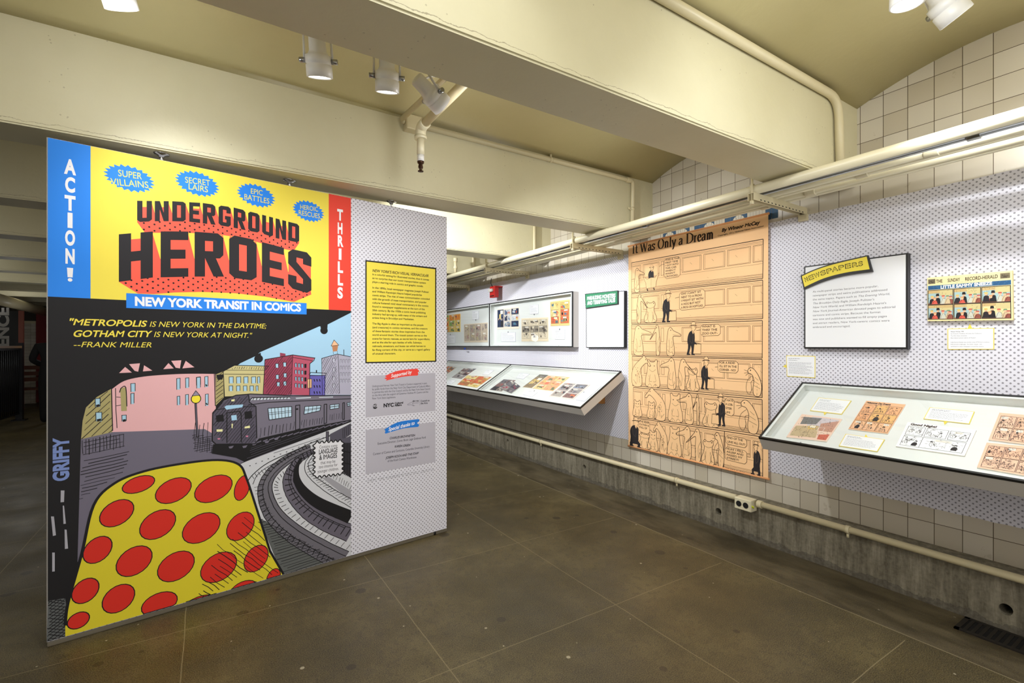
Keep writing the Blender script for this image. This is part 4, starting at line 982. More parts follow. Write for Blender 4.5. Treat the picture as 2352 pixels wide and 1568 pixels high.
mp.pxtext('Council on', (966, 922.5), (986.5, 921), 3.8, K, bold=1); mp.pxtext('the Arts', (966, 928), (982, 926.8), 3.8, K, bold=1)
for t, a, b, h, bo in (('CHARLES BROWNSTEIN', (894.5, 1008.5), (953, 1001.5), 4.8, 1), ('Executive Director, Comic Book Legal Defense Fund', (867, 1021), (978, 1006), 5, 0), ('KAREN GREEN', (906, 1027.5), (942, 1024), 4.8, 1), ('Curator of Comics and Cartoons, Columbia University Library', (856.5, 1045), (986.5, 1027), 5, 0), ('JOSEPH KOCH AND THE STAFF', (886, 1053.5), (961, 1042.5), 4.8, 1), ('of the Koch Comics Warehouse', (890, 1061), (956.5, 1051.5), 5, 0)):
    mp.pxtext(t, a, b, h, (40, 38, 42) if bo else INKG, bold=bo, shear=.2 if bo else 0)
mp.pxtext('ZIPPY THE PINHEAD © 2012 BILL GRIFFITH', (843.5, 1108), (997.5, 1080.5), 6, (150, 148, 154), track=.25)
mp.build('printed_graphic', panel)
# hanger rods from the beam to the panel top
for px_, lab in ((372, 'steel ceiling rod above the first starburst of the mural'), (668, 'steel ceiling rod above the middle of the mural, almost touching it'), (903, 'steel ceiling rod above the dotted strip of the mural panel')):
    u = uv(px_, 400)[0]; c = PL0+PE*u-PN*.03; c.z = 0
    r = empty('hanger_rod', (c.x, c.y, SOFF)); tag(r, lab, 'rod', 'rods holding the mural panel to the beam')
    bm = BM(); add_cyl(bm, c+Vector((0, 0, PTOP-.005)), c+Vector((0, 0, SOFF-.002)), .007, n=12); to_obj('rod', fix(bm), M_CHROME, r)
    bm = BM(); add_lathe(bm, [(.012, SOFF-.022), (.014, SOFF-.014), (.036, SOFF-.006), (.037, SOFF-.0005)], Matrix.Translation(c), n=24); to_obj('flange', fix(bm), M_CHROME, r)

# ------------------------------------------------------------------ serif lettering for the banner title (broad-pen skeleton letters)
def SG(ch):
    V = lambda x, y0, y1: ('v', [(x, y0), (x, y1)])
    C = lambda *p: ('c', cr(list(p), 5))
    L = lambda *p: ('c', list(p))
    return {'I': ([V(.2, 0, 1)], .42), 't': ([C((.2, .9), (.2, .5), (.2, .12), (.28, .02), (.4, .1)), L((.04, .64), (.38, .64))], .44),
            'W': ([L((.04, 1), (.3, 0)), L((.3, 0), (.5, .95)), L((.46, 1), (.72, 0)), L((.72, 0), (.95, 1)), L((-.06, .98), (.18, .98)), L((.84, .98), (1.06, .98))], 1.08),
            'a': ([C((.08, .5), (.2, .65), (.34, .58), (.36, .4), (.36, .1), (.46, .03)), C((.36, .4), (.14, .32), (.06, .14), (.16, .01), (.36, .14))], .52),
            's': ([C((.36, .52), (.22, .66), (.07, .52), (.2, .36), (.36, .2), (.22, .0), (.04, .14)), L((.37, .5), (.37, .66)), L((.04, .0), (.04, .16))], .46),
            'O': ([('c', arc((.42, .5), .34, 0, 360, 24, .5))], .88), 'n': ([V(.14, 0, .66), C((.14, .48), (.28, .65), (.42, .5), (.42, .25), (.42, .02)), L((.34, .02), (.52, .02))], .6),
            'l': ([V(.16, 0, 1)], .34), 'y': ([L((.06, .66), (.26, .02)), C((.46, .66), (.28, .06), (.16, -.26), (.04, -.24)), L((-.02, .65), (.18, .65)), L((.36, .65), (.54, .65))], .52),
            'D': ([V(.16, 0, 1), C((.1, .98), (.45, .97), (.74, .75), (.76, .5), (.74, .25), (.45, .03), (.1, .02))], .88), 'r': ([V(.14, 0, .66), C((.14, .42), (.24, .62), (.38, .6))], .42),
            'e': ([L((.08, .37), (.4, .37)), C((.4, .37), (.36, .58), (.22, .66), (.07, .36), (.2, .0), (.4, .13))], .48),
            'm': ([V(.14, 0, .66), C((.14, .48), (.26, .65), (.38, .5), (.38, .25), (.38, .02)), C((.38, .48), (.5, .65), (.62, .5), (.62, .25), (.62, .02)), L((.3, .02), (.46, .02)), L((.54, .02), (.72, .02))], .8), ' ': ([], .34)}[ch]
def serif(pr, text, A, B, h, c):
    A, B = Vector(A), Vector(B); w = sum(SG(t)[1] for t in text)*h; sx = (B-A).length/w; d = (B-A).normalized(); nn = Vector((-d.y, d.x)); x = 0
    for ch in text:
        st, adv = SG(ch)
        for kind, pts in st:
            q = [A+d*((x+px)*h*sx)+nn*(py*h) for px, py in pts]; ws = []
            for i in range(len(pts)):
                a, b = pts[max(i-1, 0)], pts[min(i+1, len(pts)-1)]; dx, dy = b[0]-a[0], b[1]-a[1]; l = math.hypot(dx, dy) or 1
                k = abs(dy)/l; k = k*.45 if (dy > 0 and dx > .03 and kind == 'c' and len(pts) == 2) else k
                ws.append(h*(.055+.13*k**1.5))
            pr.line(q, ws, c)
            if kind == 'v':
                for py in (pts[0][1]+.025, pts[1][1]-.025): pr.line([A+d*((x+pts[0][0]-.14)*h*sx)+nn*(py*h), A+d*((x+pts[0][0]+.14)*h*sx)+nn*(py*h)], .05*h, c)
        x += adv

# ------------------------------------------------------------------ orange comic banner
BX = 3.558
BAN = Plane((BX, 0, 0), (0, -1, 0), (0, 0, 1))
ban = empty('banner', (BX, 2.73, 2.44)); tag(ban, 'tall orange fabric banner of an old newspaper comic strip hanging on the dotted wall', 'banner')
PEACH, PINK_, INK = (251, 204, 151), (240, 164, 106), (52, 34, 26)
ba0, ba1, bz0, bz1 = -3.435, -2.018, .448, 2.44
bm = BM(); NX, NZ = 28, 40; g = [[None]*(NZ+1) for _ in range(NX+1)]
def curl(a, z):  # the cloth bellies a little and kicks out at its lower hem
    t = (z-bz0)/(bz1-bz0); s = (a-ba0)/(ba1-ba0)
    return .0
for lvl in (0, -.0015):
    for i in range(NX+1):
        for j in range(NZ+1):
            a = ba0+(ba1-ba0)*i/NX; z = bz0+(bz1-bz0)*j/NZ; g[i][j] = bm.verts.new((a, z, lvl))
    for i in range(NX):
        for j in range(NZ): bm.faces.new((g[i][j], g[i+1][j], g[i+1][j+1], g[i][j+1]))
t = NT('banner_cloth'); t.base(t.mix(t.noise(2.2, 3), rgb(252, 208, 156), rgb(250, 198, 144))); t.rough(.8); t.bump(t.noise(3, 3, .5, t.mapping(scale=(1, 3, 1))), .25, .02)
to_obj('cloth', bm, t.m, ban, BAN.mw())
for z, nm in ((bz1, 'top_hem'), (bz0, 'bottom_hem')):
    bm = BM(); add_cyl(bm, (BX+.004, -ba0+.008, z), (BX+.004, -ba1-.004, z), .009, n=14); to_obj(nm, fix(bm), mat('hem_orange', (238, 168, 112), .8), ban)
bp = Print(BAN, .0006)
Z1, Z2 = Z(1430, 480, 4.9), Z(1430, 780, 4.753)
serif(bp, 'It Was Only a Dream', BAN.at(1452, 583), BAN.at(1639.5, 548), .088, INK)
bp.pxtext('By Winsor McCay', Z1((1115, 258))[0], Z1((1540, 168))[0], 7.5, INK, bold=2, shear=.22)
bp.pxtext('Copyright, 1911, National News Association', Z1((1072, 308))[0], Z1((1590, 196))[0], 3.0, INK, bold=1)
ROWS = [(Z1((100, 605), (1583, 338), (1578, 780), (100, 942))), (Z1((100, 955), (1578, 800), (1578, 1232), (100, 1288))), (Z1((100, 1303), (1575, 1255))+Z2((1525, 200), (100, 165))),
        (Z2((105, 180), (1525, 215), (1525, 632), (110, 500))), (Z2((118, 520), (1525, 655), (1528, 1035), (120, 835))), (Z2((120, 850), (1530, 1060), (1530, 1508), (110, 1160)))]
def bil(q, s, t): a, b, c, d = q; return (a[0]*(1-s)*(1-t)+b[0]*s*(1-t)+c[0]*s*t+d[0]*(1-s)*t, a[1]*(1-s)*(1-t)+b[1]*s*(1-t)+c[1]*s*t+d[1]*(1-s)*t)
random.seed(11)
ANIM = {
 'frog': ([(-.17, 0), (-.22, .14), (-.15, .32), (-.13, .48), (-.17, .58), (-.12, .68), (-.05, .64), (.05, .64), (.12, .68), (.17, .58), (.13, .48), (.15, .32), (.22, .14), (.17, 0)], [[(-.12, .5), (0, .46), (.12, .5)], [(-.07, .34), (-.09, .1), (-.04, 0)], [(.07, .34), (.09, .1), (.04, 0)], [(-.2, .05), (-.1, .12), (-.12, .28)], [(.2, .05), (.1, .12), (.12, .28)]], [(-.11, .62), (.11, .62)]),
 'bird': ([(-.1, 0), (-.17, .3), (-.13, .6), (-.08, .84), (0, .95), (.1, .93), (.15, .84), (.5, .52), (.46, .52), (.12, .72), (.12, .42), (.1, .1), (.08, 0)], [[(-.13, .6), (-.02, .4), (-.04, .12)], [(.15, .84), (.44, .54)], [(-.12, .3), (-.06, .1)], [(-.15, .4), (-.08, .22)], [(-.04, 0), (-.08, -.04)], [(.05, 0), (.09, -.04)]], [(.06, .86)]),
 'croc': ([(-.16, 0), (-.21, .28), (-.17, .62), (-.13, .88), (-.03, .98), (.06, .94), (.14, .86), (.46, .74), (.45, .66), (.12, .66), (.14, .42), (.17, .2), (.14, 0)], [[(.1, .72), (.28, .7), (.45, .7)], [(-.1, .55), (-.05, .3), (-.1, .1)], [(.05, .5), (.08, .3), (.0, .28)], [(-.17, .2), (-.05, .1), (.1, .12)]], [(.0, .88)]),
 'bear': ([(-.22, 0), (-.26, .24), (-.2, .5), (-.17, .74), (-.18, .9), (-.12, .93), (-.07, .86), (.07, .86), (.12, .93), (.18, .9), (.17, .74), (.2, .5), (.26, .24), (.22, 0)], [[(-.12, .6), (0, .52), (.12, .6)], [(-.08, .42), (-.12, .2), (-.02, .18)], [(.08, .42), (.12, .2), (.02, .18)], [(-.2, .0), (-.1, .1), (-.02, 0)], [(.02, 0), (.1, .1), (.2, 0)]], [(-.07, .72), (.07, .72)]),
 'giraffe': ([(-.22, 0), (-.24, .45), (-.12, .72), (.14, .98), (.18, 1.04), (.24, .98), (.42, .72), (.36, .68), (.26, .78), (.06, .56), (.1, .3), (.08, 0)], [[(-.05, .5), (-.06, .1)], [(.0, .45), (.02, .1)], [(-.2, .2), (-.1, .05)]], [(.25, .9)]),
 'lobster': ([(.22, 0), (.3, .3), (.2, .62), (.02, .86), (-.14, .94), (-.26, .86), (-.25, .76), (-.1, .7), (-.02, .5), (-.06, .2), (.0, 0)], [[(-.24, .8), (-.42, .86)], [(-.25, .77), (-.42, .74)], [(-.24, .75), (-.36, .66)], [(.02, .62), (.16, .52)], [(.0, .48), (.2, .38)], [(-.02, .34), (.24, .24)], [(-.1, .66), (-.28, .5), (-.34, .2), (-.22, .02), (-.12, .2), (-.14, .45), (-.02, .5)]], [(-.16, .85)]),
}
def rowfn(q):
    W = (Vector(BAN.at(*q[0]))-Vector(BAN.at(*q[1]))).length; Hh = (Vector(BAN.at(*q[0]))-Vector(BAN.at(*q[3]))).length
    return (lambda s, t: BAN.at(*bil(q, s, t))), W, Hh
def animal(kind, q, s, base, k, flip=1, sx=1.0):
    f, W, Hh = rowfn(q); T = lambda x, y: f(s+flip*x*k*sx*Hh/W, base-y*k)
    out, ls, eyes = ANIM[kind]; body = [T(*p) for p in cr(out, 4, True)]
    bp.L += 1; bp.poly(body, PEACH); bp.L += 1; bp.line(body, .0042, INK, True)
    for l in ls: bp.line([T(*p) for p in (cr(l, 4) if len(l) > 2 else l)], .0024, INK)
    for e in eyes: bp.dot(T(*e), INK, .0052, 8)
    if kind in ('giraffe', 'croc', 'frog'):
        for _ in range(14 if kind == 'giraffe' else 7):
            x, y = random.uniform(-.12, .06), random.uniform(.2, .62); bp.dot(T(x, y), INK, .0034 if kind == 'giraffe' else .0014, 6)
    for _ in range(7):
        x, y = random.choice((-.12, .09))+random.uniform(-.02, .02), random.uniform(.06, .4); bp.line([T(x, y), T(x+.015, y-.07)], .0016, INK)
def gent(q, s, base, k, flip=1, lean=0, sit=False):
    """a man in a dark suit and a round hat, standing with a folded paper or sitting"""
    f, W, Hh = rowfn(q); T = lambda x, y: f(s+flip*(x+lean*y)*k*Hh/W, base-y*k); CO = (44, 40, 42)
    O = lambda pts, c=CO: bp.poly([T(*p) for p in pts], c)
    bp.L += 1
    if sit:
        O(cr([(-.12, .12), (-.13, .3), (-.16, .5), (-.11, .66), (-.03, .72), (.06, .71), (.13, .62), (.14, .4), (.12, .14)], 4, True))
        O([(-.12, .2), (.14, .2), (.22, .12), (.2, -.02), (.13, -.03), (.13, .08), (-.05, .08), (-.06, -.03), (-.14, -.03), (-.16, .08)]); O([(.1, -.03), (.26, -.03), (.26, .01), (.1, .01)]); O([(-.16, -.03), (-.02, -.03), (-.02, .01), (-.16, .01)])
    else:
        O(cr([(-.09, .28), (-.14, .42), (-.12, .6), (-.06, .70), (.04, .72), (.1, .62), (.12, .42), (.1, .28)], 4, True))
        O([(-.11, .34), (.0, .34), (-.02, .16), (-.06, -.03), (-.13, -.03), (-.1, .16)]); O([(-.03, .34), (.11, .34), (.1, .16), (.11, -.03), (.04, -.03), (.03, .16)]); O([(-.13, -.04), (-.0, -.04), (-.02, .0), (-.13, .01)]); O([(.04, -.04), (.17, -.04), (.14, .0), (.04, .01)])
        O([(-.1, .62), (-.02, .6), (.1, .38), (.2, .34), (.19, .27), (.06, .3), (-.06, .42)])
    bp.L += 1
    bp.line([T(-.08, .6), T(-.05, .4), T(.04, .32)], .0014, (120, 100, 84)); bp.line([T(.06, .58), T(.05, .34)], .0012, (120, 100, 84))
    hd = [T(*p) for p in cr([(-.03, .80), (-.02, .90), (.06, .92), (.115, .86), (.118, .82), (.14, .79), (.11, .775), (.105, .74), (.06, .71), (.0, .73)], 3, True)]; bp.poly(hd, PEACH); bp.line(hd, .0024, INK, True)
    bp.poly([T(.0, .71), T(.09, .71), T(.05, .60)], PEACH); bp.line([T(.05, .70), T(.05, .60)], .003, INK)
    bp.L += 1; bp.dot(T(.088, .83), INK, .0026, 6); bp.line([T(.07, .855), T(.105, .85)], .0018, INK); bp.line([T(.115, .755), T(.08, .76)], .0016, INK); bp.line([T(.005, .83), T(-.005, .80), T(.01, .78)], .0016, INK)
    hat = [T(*p) for p in cr([(-.045, .885), (-.04, .96), (.03, 1.0), (.1, .97), (.115, .89)], 4)]; bp.poly(hat, PEACH); bp.line(hat, .0028, INK); bp.line([T(*p) for p in cr([(-.10, .865), (-.03, .885), (.1, .885), (.17, .87)], 3)], .005, INK); bp.line([T(-.04, .905), T(.11, .905)], .0028, INK)
    if not sit:
        O([(.1, .0), (.12, .3), (.36, .31), (.38, .0)], PEACH); bp.L += 1; bp.line([T(*p) for p in ((.1, .0), (.12, .3), (.36, .31), (.38, .0), (.1, .0))], .003, INK); bp.line([T(.12, .3), T(.2, .34), T(.36, .31)], .0025, INK); bp.line([T(.16, .32), T(.2, .28), T(.22, .33)], .003, INK)
def bubble(c0, c1, lines, tail=None):
    """rounded speech balloon; c0, c1 = pixel corners (TL, BR) with a skew given per line"""
    (x0, y0, y0r), (x1, y1, y1r) = c0, c1
    m = 5; pts = [(x0+m, y0), (x1-m, y0r), (x1, y0r+m), (x1, y1r-m), (x1-m, y1r), (x0+m, y1), (x0, y1-m), (x0, y0+m)]
    q = [BAN.at(*p) for p in pts]; bp.poly(q, PEACH); bp.L += 1; bp.line(q, .0028, INK, True)
    if tail: bp.line([BAN.at(*p) for p in tail], .0028, INK)
    n = len(lines)
    for i, (t, w) in enumerate(lines):
        fa = (i+.75)/(n+.25); ya = y0+(y1-y0)*fa; yb = y0r+(y1r-y0r)*fa; pad = (x1-x0)*.07
        bp.pxtext(t, (x0+pad, ya+.5), (x0+pad+(x1-x0-2*pad)*w, ya+(yb-ya)*w+.5), min(4.7, (y1-y0)/(n+.25)*.62), INK, bold=1)
    bp.L -= 1
for k, q in enumerate(ROWS):
    f, W, Hh = rowfn(q); bp.L = 1
    bp.line([f(0, 0), f(1, 0)], .0055, INK); bp.line([f(1, 0), f(1, 1)], .005, INK); bp.line([f(0, 1), f(1, 1)], .005, INK); bp.line([f(0, 0), f(0, 1)], .0035, INK)
    for t, w in ((.055, .002), (.09, .0016), (.88, .002), (.905, .0018), (.94, .0024), (.965, .002), (.62, .0016)): bp.line([f(s/12, t+random.uniform(-.004, .004)) for s in range(13)], w, (110, 74, 50) if t < .9 else INK)
    ws = [(0, .07), (.09, .21), (.225, .245), (.385, .53), (.55, .71), (.73, .905), (.925, 1)]
    for a, b in ws:
        for e, w in ((0, .0028), (.01, .0016)):
            r_ = [f(a+e, .13+e*2), f(b-e, .13+e*2), f(b-e, .56-e*2), f(a+e, .56-e*2)]; bp.line(r_, w, (96, 62, 42), True)
        if random.random() < .5: bp.line([f(a+.06, .3), f(a+.075, .36)], .0014, INK)
    for _ in range(5):
        s, t = random.random(), random.uniform(.1, .9); bp.line([f(s, t), f(s+.012, t+.02)], .0012, (130, 90, 60))
R1, R2, R3, R4, R5, R6 = ROWS
bp.L = 2; animal('croc', R1, .045, .99, .8, 1, .6); gent(R1, .15, .8, .62, 1, 0, True)
bp.L += 1; f, W, Hh = rowfn(R1); nw = [f(.09, .52), f(.12, .62), f(.15, .58), f(.18, .6), f(.21, .46), f(.19, .74), f(.185, .9), f(.115, .92), f(.11, .74)]; bp.poly(nw, PEACH); bp.L += 1; bp.line(nw, .0028, INK, True); bp.line([f(.15, .58), f(.15, .9)], .0018, INK); bp.line([f(.12, .93), f(.125, 1)], .011, INK); bp.line([f(.17, .92), f(.175, .99)], .011, INK)
bp.L = 3; animal('bird', R2, .06, .98, .98, 1, .55); bp.L = 3; animal('frog', R2, .145, .98, .98); gent(R2, .262, .96, .96, 1, .05)
bp.L = 3; animal('croc', R3, .055, .99, .98, 1, .9); bp.L = 3; animal('bird', R3, .20, .98, 1.0, -1, .5); bp.L = 3; animal('croc', R3, .30, .98, .88, 1, .8); gent(R3, .45, .92, .95, 1, .08)
bp.L = 3; animal('giraffe', R4, .05, .98, .98, 1, 1.0); bp.L = 3; animal('bear', R4, .155, .98, .95); bp.L = 3; animal('croc', R4, .30, .98, .98, -1, .8); bp.L = 3; animal('bird', R4, .385, .98, .98, 1, .9); bp.L = 3; animal('frog', R4, .465, .98, 1.0); gent(R4, .555, .88, .92, 1, .04); bp.L = 3; animal('lobster', R4, .94, .96, .78, 1, 1.1)
bp.L = 3; animal('bear', R5, .03, .98, .6); bp.L = 3; animal('giraffe', R5, .19, .98, 1.0, -1, 1.1); bp.L = 3; animal('bear', R5, .14, .98, .6); bp.L = 3; animal('bear', R5, .325, .98, .98); bp.L = 3; animal('croc', R5, .43, .98, .98, -1, .8); bp.L = 3; animal('bird', R5, .50, .98, 1.0, -1, .35); bp.L = 3; animal('frog', R5, .60, .98, 1.1, 1, 1.2); gent(R5, .685, .88, .95, -1, 0); bp.L = 3; animal('lobster', R5, .90, .99, 1.0, 1, 1.1)
gent(R6, .012, .98, 1.0, 1, 0, True); bp.L = 3; animal('frog', R6, .09, .98, .75, 1, 1.4); bp.L = 3; animal('giraffe', R6, .225, .98, .95, -1, .8); bp.L = 3; animal('bear', R6, .155, .98, .7); bp.L = 3; animal('bear', R6, .32, .98, .95); bp.L = 3; animal('croc', R6, .415, .98, .98, -1, .8); bp.L = 3; animal('bird', R6, .50, .98, .98, -1, .8); bp.L = 3; animal('frog', R6, .58, .98, .98, 1, 1.1); bp.L = 3; animal('lobster', R6, .665, .98, .98, 1, .6)
f, W, Hh = rowfn(R6); bp.L = 4; bp.line([f(.705, 0), f(.7, 1)], .005, INK); gent(R6, .955, .95, .82, -1, 0, True)
bp.L = 7
b1 = lambda a, b: Z1(a)[0]+(Z1(b)[0][1],)
bubble(Z1((470, 560))[0]+(Z1((650, 533))[0][1],), Z1((650, 783))[0]+(Z1((650, 762))[0][1],), [('THIS IS THE', 1), ('FIRST TIME', .92), ('I GOT INTO', .95), ('THIS CAR', .8), ('WHEN IT', .75), ("WASN'T", .72), ('CROWDED-', .95)], Z1((470, 618), (435, 630), (412, 650)))
bubble(Z1((640, 935))[0]+(Z1((930, 903))[0][1],), Z1((930, 1138))[0]+(Z1((930, 1112))[0][1],), [("OH! I CAN'T SIT", .9), ('NEXT TO A FROG!', .94), ('I MIGHT SIT WITH', 1), ('A HOG BUT NOT', .88), ('A FROG OR HOPTOAD.', 1)], Z1((640, 990), (592, 1002)))
bubble(Z1((880, 1302))[0]+(Z1((1102, 1294))[0][1],), Z1((1102, 1428))[0]+(Z1((1102, 1422))[0][1],), [('WHAT IS', .78), ('THIS? THE', .9), ('ZOO OUT-', .92)], Z1((880, 1358), (832, 1366)))
bubble(Z2((1042, 228))[0]+(Z2((1262, 234))[0][1],), Z2((1262, 352))[0]+(Z2((1262, 364))[0][1],), [('FOR A RIDE?', .92), ("I'LL SIT IN THE", 1), ('CORNER - NO!', .95)], Z2((1042, 295), (1010, 298)))
bubble(Z2((1118, 632))[0]+(Z2((1218, 642))[0][1],), Z2((1218, 818))[0]+(Z2((1218, 832))[0][1],), [('I HATE', .95), ('A LOB-', .95), ('STER', .8), ('UM!', .6)], Z2((1118, 672), (1092, 672)))
bubble(Z2((178, 872))[0]+(Z2((297, 890))[0][1],), Z2((297, 1005))[0]+(Z2((297, 1030))[0][1],), [('THE REAR', 1), ('PLATFORM IS', 1), ('FULL OF', .8), ('', .9)])
bubble(Z2((1130, 1040))[0]+(Z2((1358, 1080))[0][1],), Z2((1358, 1140))[0]+(Z2((1358, 1178))[0][1],), [('END OF THE', .85), ('LINE! ALL OUT!', 1)])
bubble(Z2((1120, 1168))[0]+(Z2((1358, 1210))[0][1],), Z2((1358, 1310))[0]+(Z2((1358, 1356))[0][1],), [('HUH! I FELL', .9), ('ASLEEP AND', .9), ('PASSED MY', .84), ('STREET!', .66)], Z2((1358, 1245), (1392, 1246)))
bp.pxtext('WINSOR McCAY', Z2((1120, 1418))[0], Z2((1330, 1470))[0], 5.2, INK, bold=1, shear=.1)
bp.build('printed_drawing', ban)

# ------------------------------------------------------------------ wall signs, pages and caption cards
WHITE, GREYT, YC = (238, 238, 240), (92, 90, 92), (238, 216, 84)
def sheet(name, label, cat, pl, quad, thick, side, paint, parent=None, group=None, px=True):
    """a real sheet or board lying on plane pl; paint(pr, f) draws on it with f(s, t): s to the right, t down"""
    q = [pl.at(*p) for p in quad] if px else quad
    top = pl.shift(thick); pr = Print(top, .00025)
    f = lambda s, t: bil(q, s, t)
    paint(pr, f)
    o = pr.build(name, parent, outline=[q[3], q[2], q[1], q[0]], thick=thick, side=mat('edge_%02x%02x%02x' % side, side, .6) if isinstance(side, tuple) else side)
    if parent is None: tag(o, label, cat, group)
    return o
def rect(pr, f, s0, t0, s1, t1, c): pr.poly([f(s0, t1), f(s1, t1), f(s1, t0), f(s0, t0)], c)
def frame(pr, f, s0, t0, s1, t1, w, c): pr.line([f(s0, t0), f(s1, t0), f(s1, t1), f(s0, t1)], w, c, True)
def greek(pr, f, s0, t0, s1, t1, n, c=(140, 138, 146), w=.0022, seed=0):
    """unreadable small print as fine broken rules"""
    rd = random.Random(seed)
    for i in range(n):
        t = t0+(t1-t0)*(i+.5)/n; s = s0; e = s1-(rd.uniform(.02, .3)*(s1-s0) if rd.random() < .5 or i == n-1 else rd.uniform(0, .05)*(s1-s0))
        while s < e:
            l = rd.uniform(.02, .07); pr.line([f(s, t), f(min(e, s+l), t)], w, c); s += l+.012
def caption(label, pl, quad, n, seed, yellow=True, ptr=None, head=True, group='caption cards', text=None, thick=.004):
    bw = .018
    def paint(pr, f):
        rect(pr, f, 0, 0, 1, 1, YC if yellow else (196, 194, 206)); pr.L = 1; rect(pr, f, bw, bw*1.6, 1-bw, 1-bw*1.6, WHITE); pr.L = 2
        if text:
            a, b = Vector(f(0, 0)), Vector(f(1, 0)); W = (b-a).length; hh = (Vector(f(0, 1))-a).length; mx = max(tw(t) for t in text)
            for i, t in enumerate(text):
                if t: pr.glyphs(t, f(.07, .17+.70*i/max(1, len(text)-1)), hh*.042, (70, 68, 74), bold=1 if i == 0 else 0, width=W*.84*tw(t)/mx)
        else:
            if head: greek(pr, f, .08, .1, .5, .26, 2, (90, 88, 96), .0026, seed)
            greek(pr, f, .08, .3, .92, .86, n, seed=seed)
    r = empty('caption_card', pl.o+pl.e1*pl.at(*quad[0])[0]+pl.e2*pl.at(*quad[0])[1]); tag(r, label, 'caption card', group)
    cd = sheet('card', None, None, pl, quad, thick, (226, 214, 150) if yellow else (215, 214, 222), paint, parent=r)
    if ptr:
        p = Print(pl.shift(thick*.7), 0); p.poly([pl.at(*x) for x in ptr], YC if yellow else (70, 70, 84)); p.build('pointer', cd)
    return r
N1 = Z(1790, 560, 4.185)
# big NEWSPAPERS sign
sg = empty('newspaper_sign', (DX-.03, 1.45, 1.72)); tag(sg, 'white wall sign with black edges and a curved yellow NEWSPAPERS strip', 'sign')
SP_ = Plane((DX-.045, 0, 0), (0, -1, 0), (0, 0, 1))
a0, z0 = SP_.at(1847, 801.5); a1, z1 = SP_.at(2085, 580.5); z1 = 2.004; z0 = 1.427
bm = BM(); add_box(bm, (a0, z0, -.042), (a1, z1, 0)); to_obj('backing_board', fix(bm), M_BLACK, sg, SP_.mw())
p = Print(SP_, .0004); l, r_ = SP_.at(1850, 700)[0], SP_.at(2080.5, 700)[0]
p.poly([(l, z0+.012), (r_, z0+.012), (r_, z1-.008), (l, z1-.008)], WHITE); p.L = 1
TX = ['As multi-panel stories became more popular,', 'newspaper strips and satire publications addressed', 'the same topics. Papers such as The Evening World,', "The Brooklyn Daily Eagle, Joseph Pulitzer's", "New York World, and William Randolph Hearst's", 'New York Journal-American devoted pages to editorial', 'cartoons and comic strips. Because the format', 'was new and publishers wanted to fill empty pages', 'and attract readers, New York-centric comics were', 'embraced and encouraged.']
l = SP_.at(*N1((322, 600))[0])[0]; r_ = SP_.at(*N1((1117, 612))[0])[0]; zt = SP_.at(*N1((322, 468))[0])[1]; zb = SP_.at(*N1((325, 808))[0])[1]; k = (r_-l)/tw(TX[5])
ITAL = {2: 'The Evening World,', 3: 'The Brooklyn Daily Eagle,', 4: 'New York World,', 5: 'New York Journal-American'}
for i, t in enumerate(TX):
    z = zt+(zb-zt)*i/9
    if i in ITAL:
        a, m, b = t.partition(ITAL[i]); x = l
        for part, sh in ((a, 0), (m, .22), (b, 0)):
            if part: p.glyphs(part, (x, z), .0125, GREYT, width=tw(part)*k, shear=sh, bold=0); x += tw(part)*k
    else: p.glyphs(t, (l, z), .0125, GREYT, width=tw(t)*k)
p.build('face_print', sg)
def strip(parent, backpx, facepx, col, front, nb='title_strip'):
    b = [SPx.at(*q) for q in backpx]; bm = BM(); n = len(b)
    A = [bm.verts.new((x, y, 0)) for x, y in b]; B = [bm.verts.new((x, y, -front)) for x, y in b]
    bm.faces.new(A); bm.faces.new(B[::-1])
    for i in range(n): bm.faces.new((A[i], B[i], B[(i+1) % n], A[(i+1) % n]))
    pr = Print(SPx, .0004); pr.owner = to_obj(nb, fix(bm), M_BLACK, parent, SPx.mw()); pr.poly([SPx.at(*q) for q in facepx], col); pr.L = 1; return pr
SPx = SP_.shift(.018)
topc = cr(N1((203, 305), (350, 240), (540, 178), (850, 108)), 8); botc = cr(N1((895, 265), (640, 300), (430, 355), (235, 435)), 8)
ft = cr(N1((217, 311), (352, 250), (545, 190), (840, 121)), 8); fb = cr(N1((868, 243), (640, 275), (430, 330), (243, 414)), 8)
p = strip(sg, topc+botc, ft+fb, YEL, .017)
word = 'NEWSPAPERS'; base = cr(N1((250, 366), (420, 298), (610, 243), (808, 205)), 10)
for i, ch in enumerate(word):
    j0 = i*(len(base)-1)/10; g = lambda j: (base[int(j)][0]+(base[min(int(j)+1, len(base)-1)][0]-base[int(j)][0])*(j-int(j)), base[int(j)][1]+(base[min(int(j)+1, len(base)-1)][1]-base[int(j)][1])*(j-int(j)))
    A, B = g(j0), g(j0+(len(base)-1)/10*.86); p.L = 1; p.pxtext(ch, A, B, 9.6, K, bold=2); p.L = 2; p.pxtext(ch, (A[0]+.9, A[1]-.6), (B[0]-.9, B[1]-.6), 8.2, YEL, bold=0)
p.build('title_lettering', p.owner)
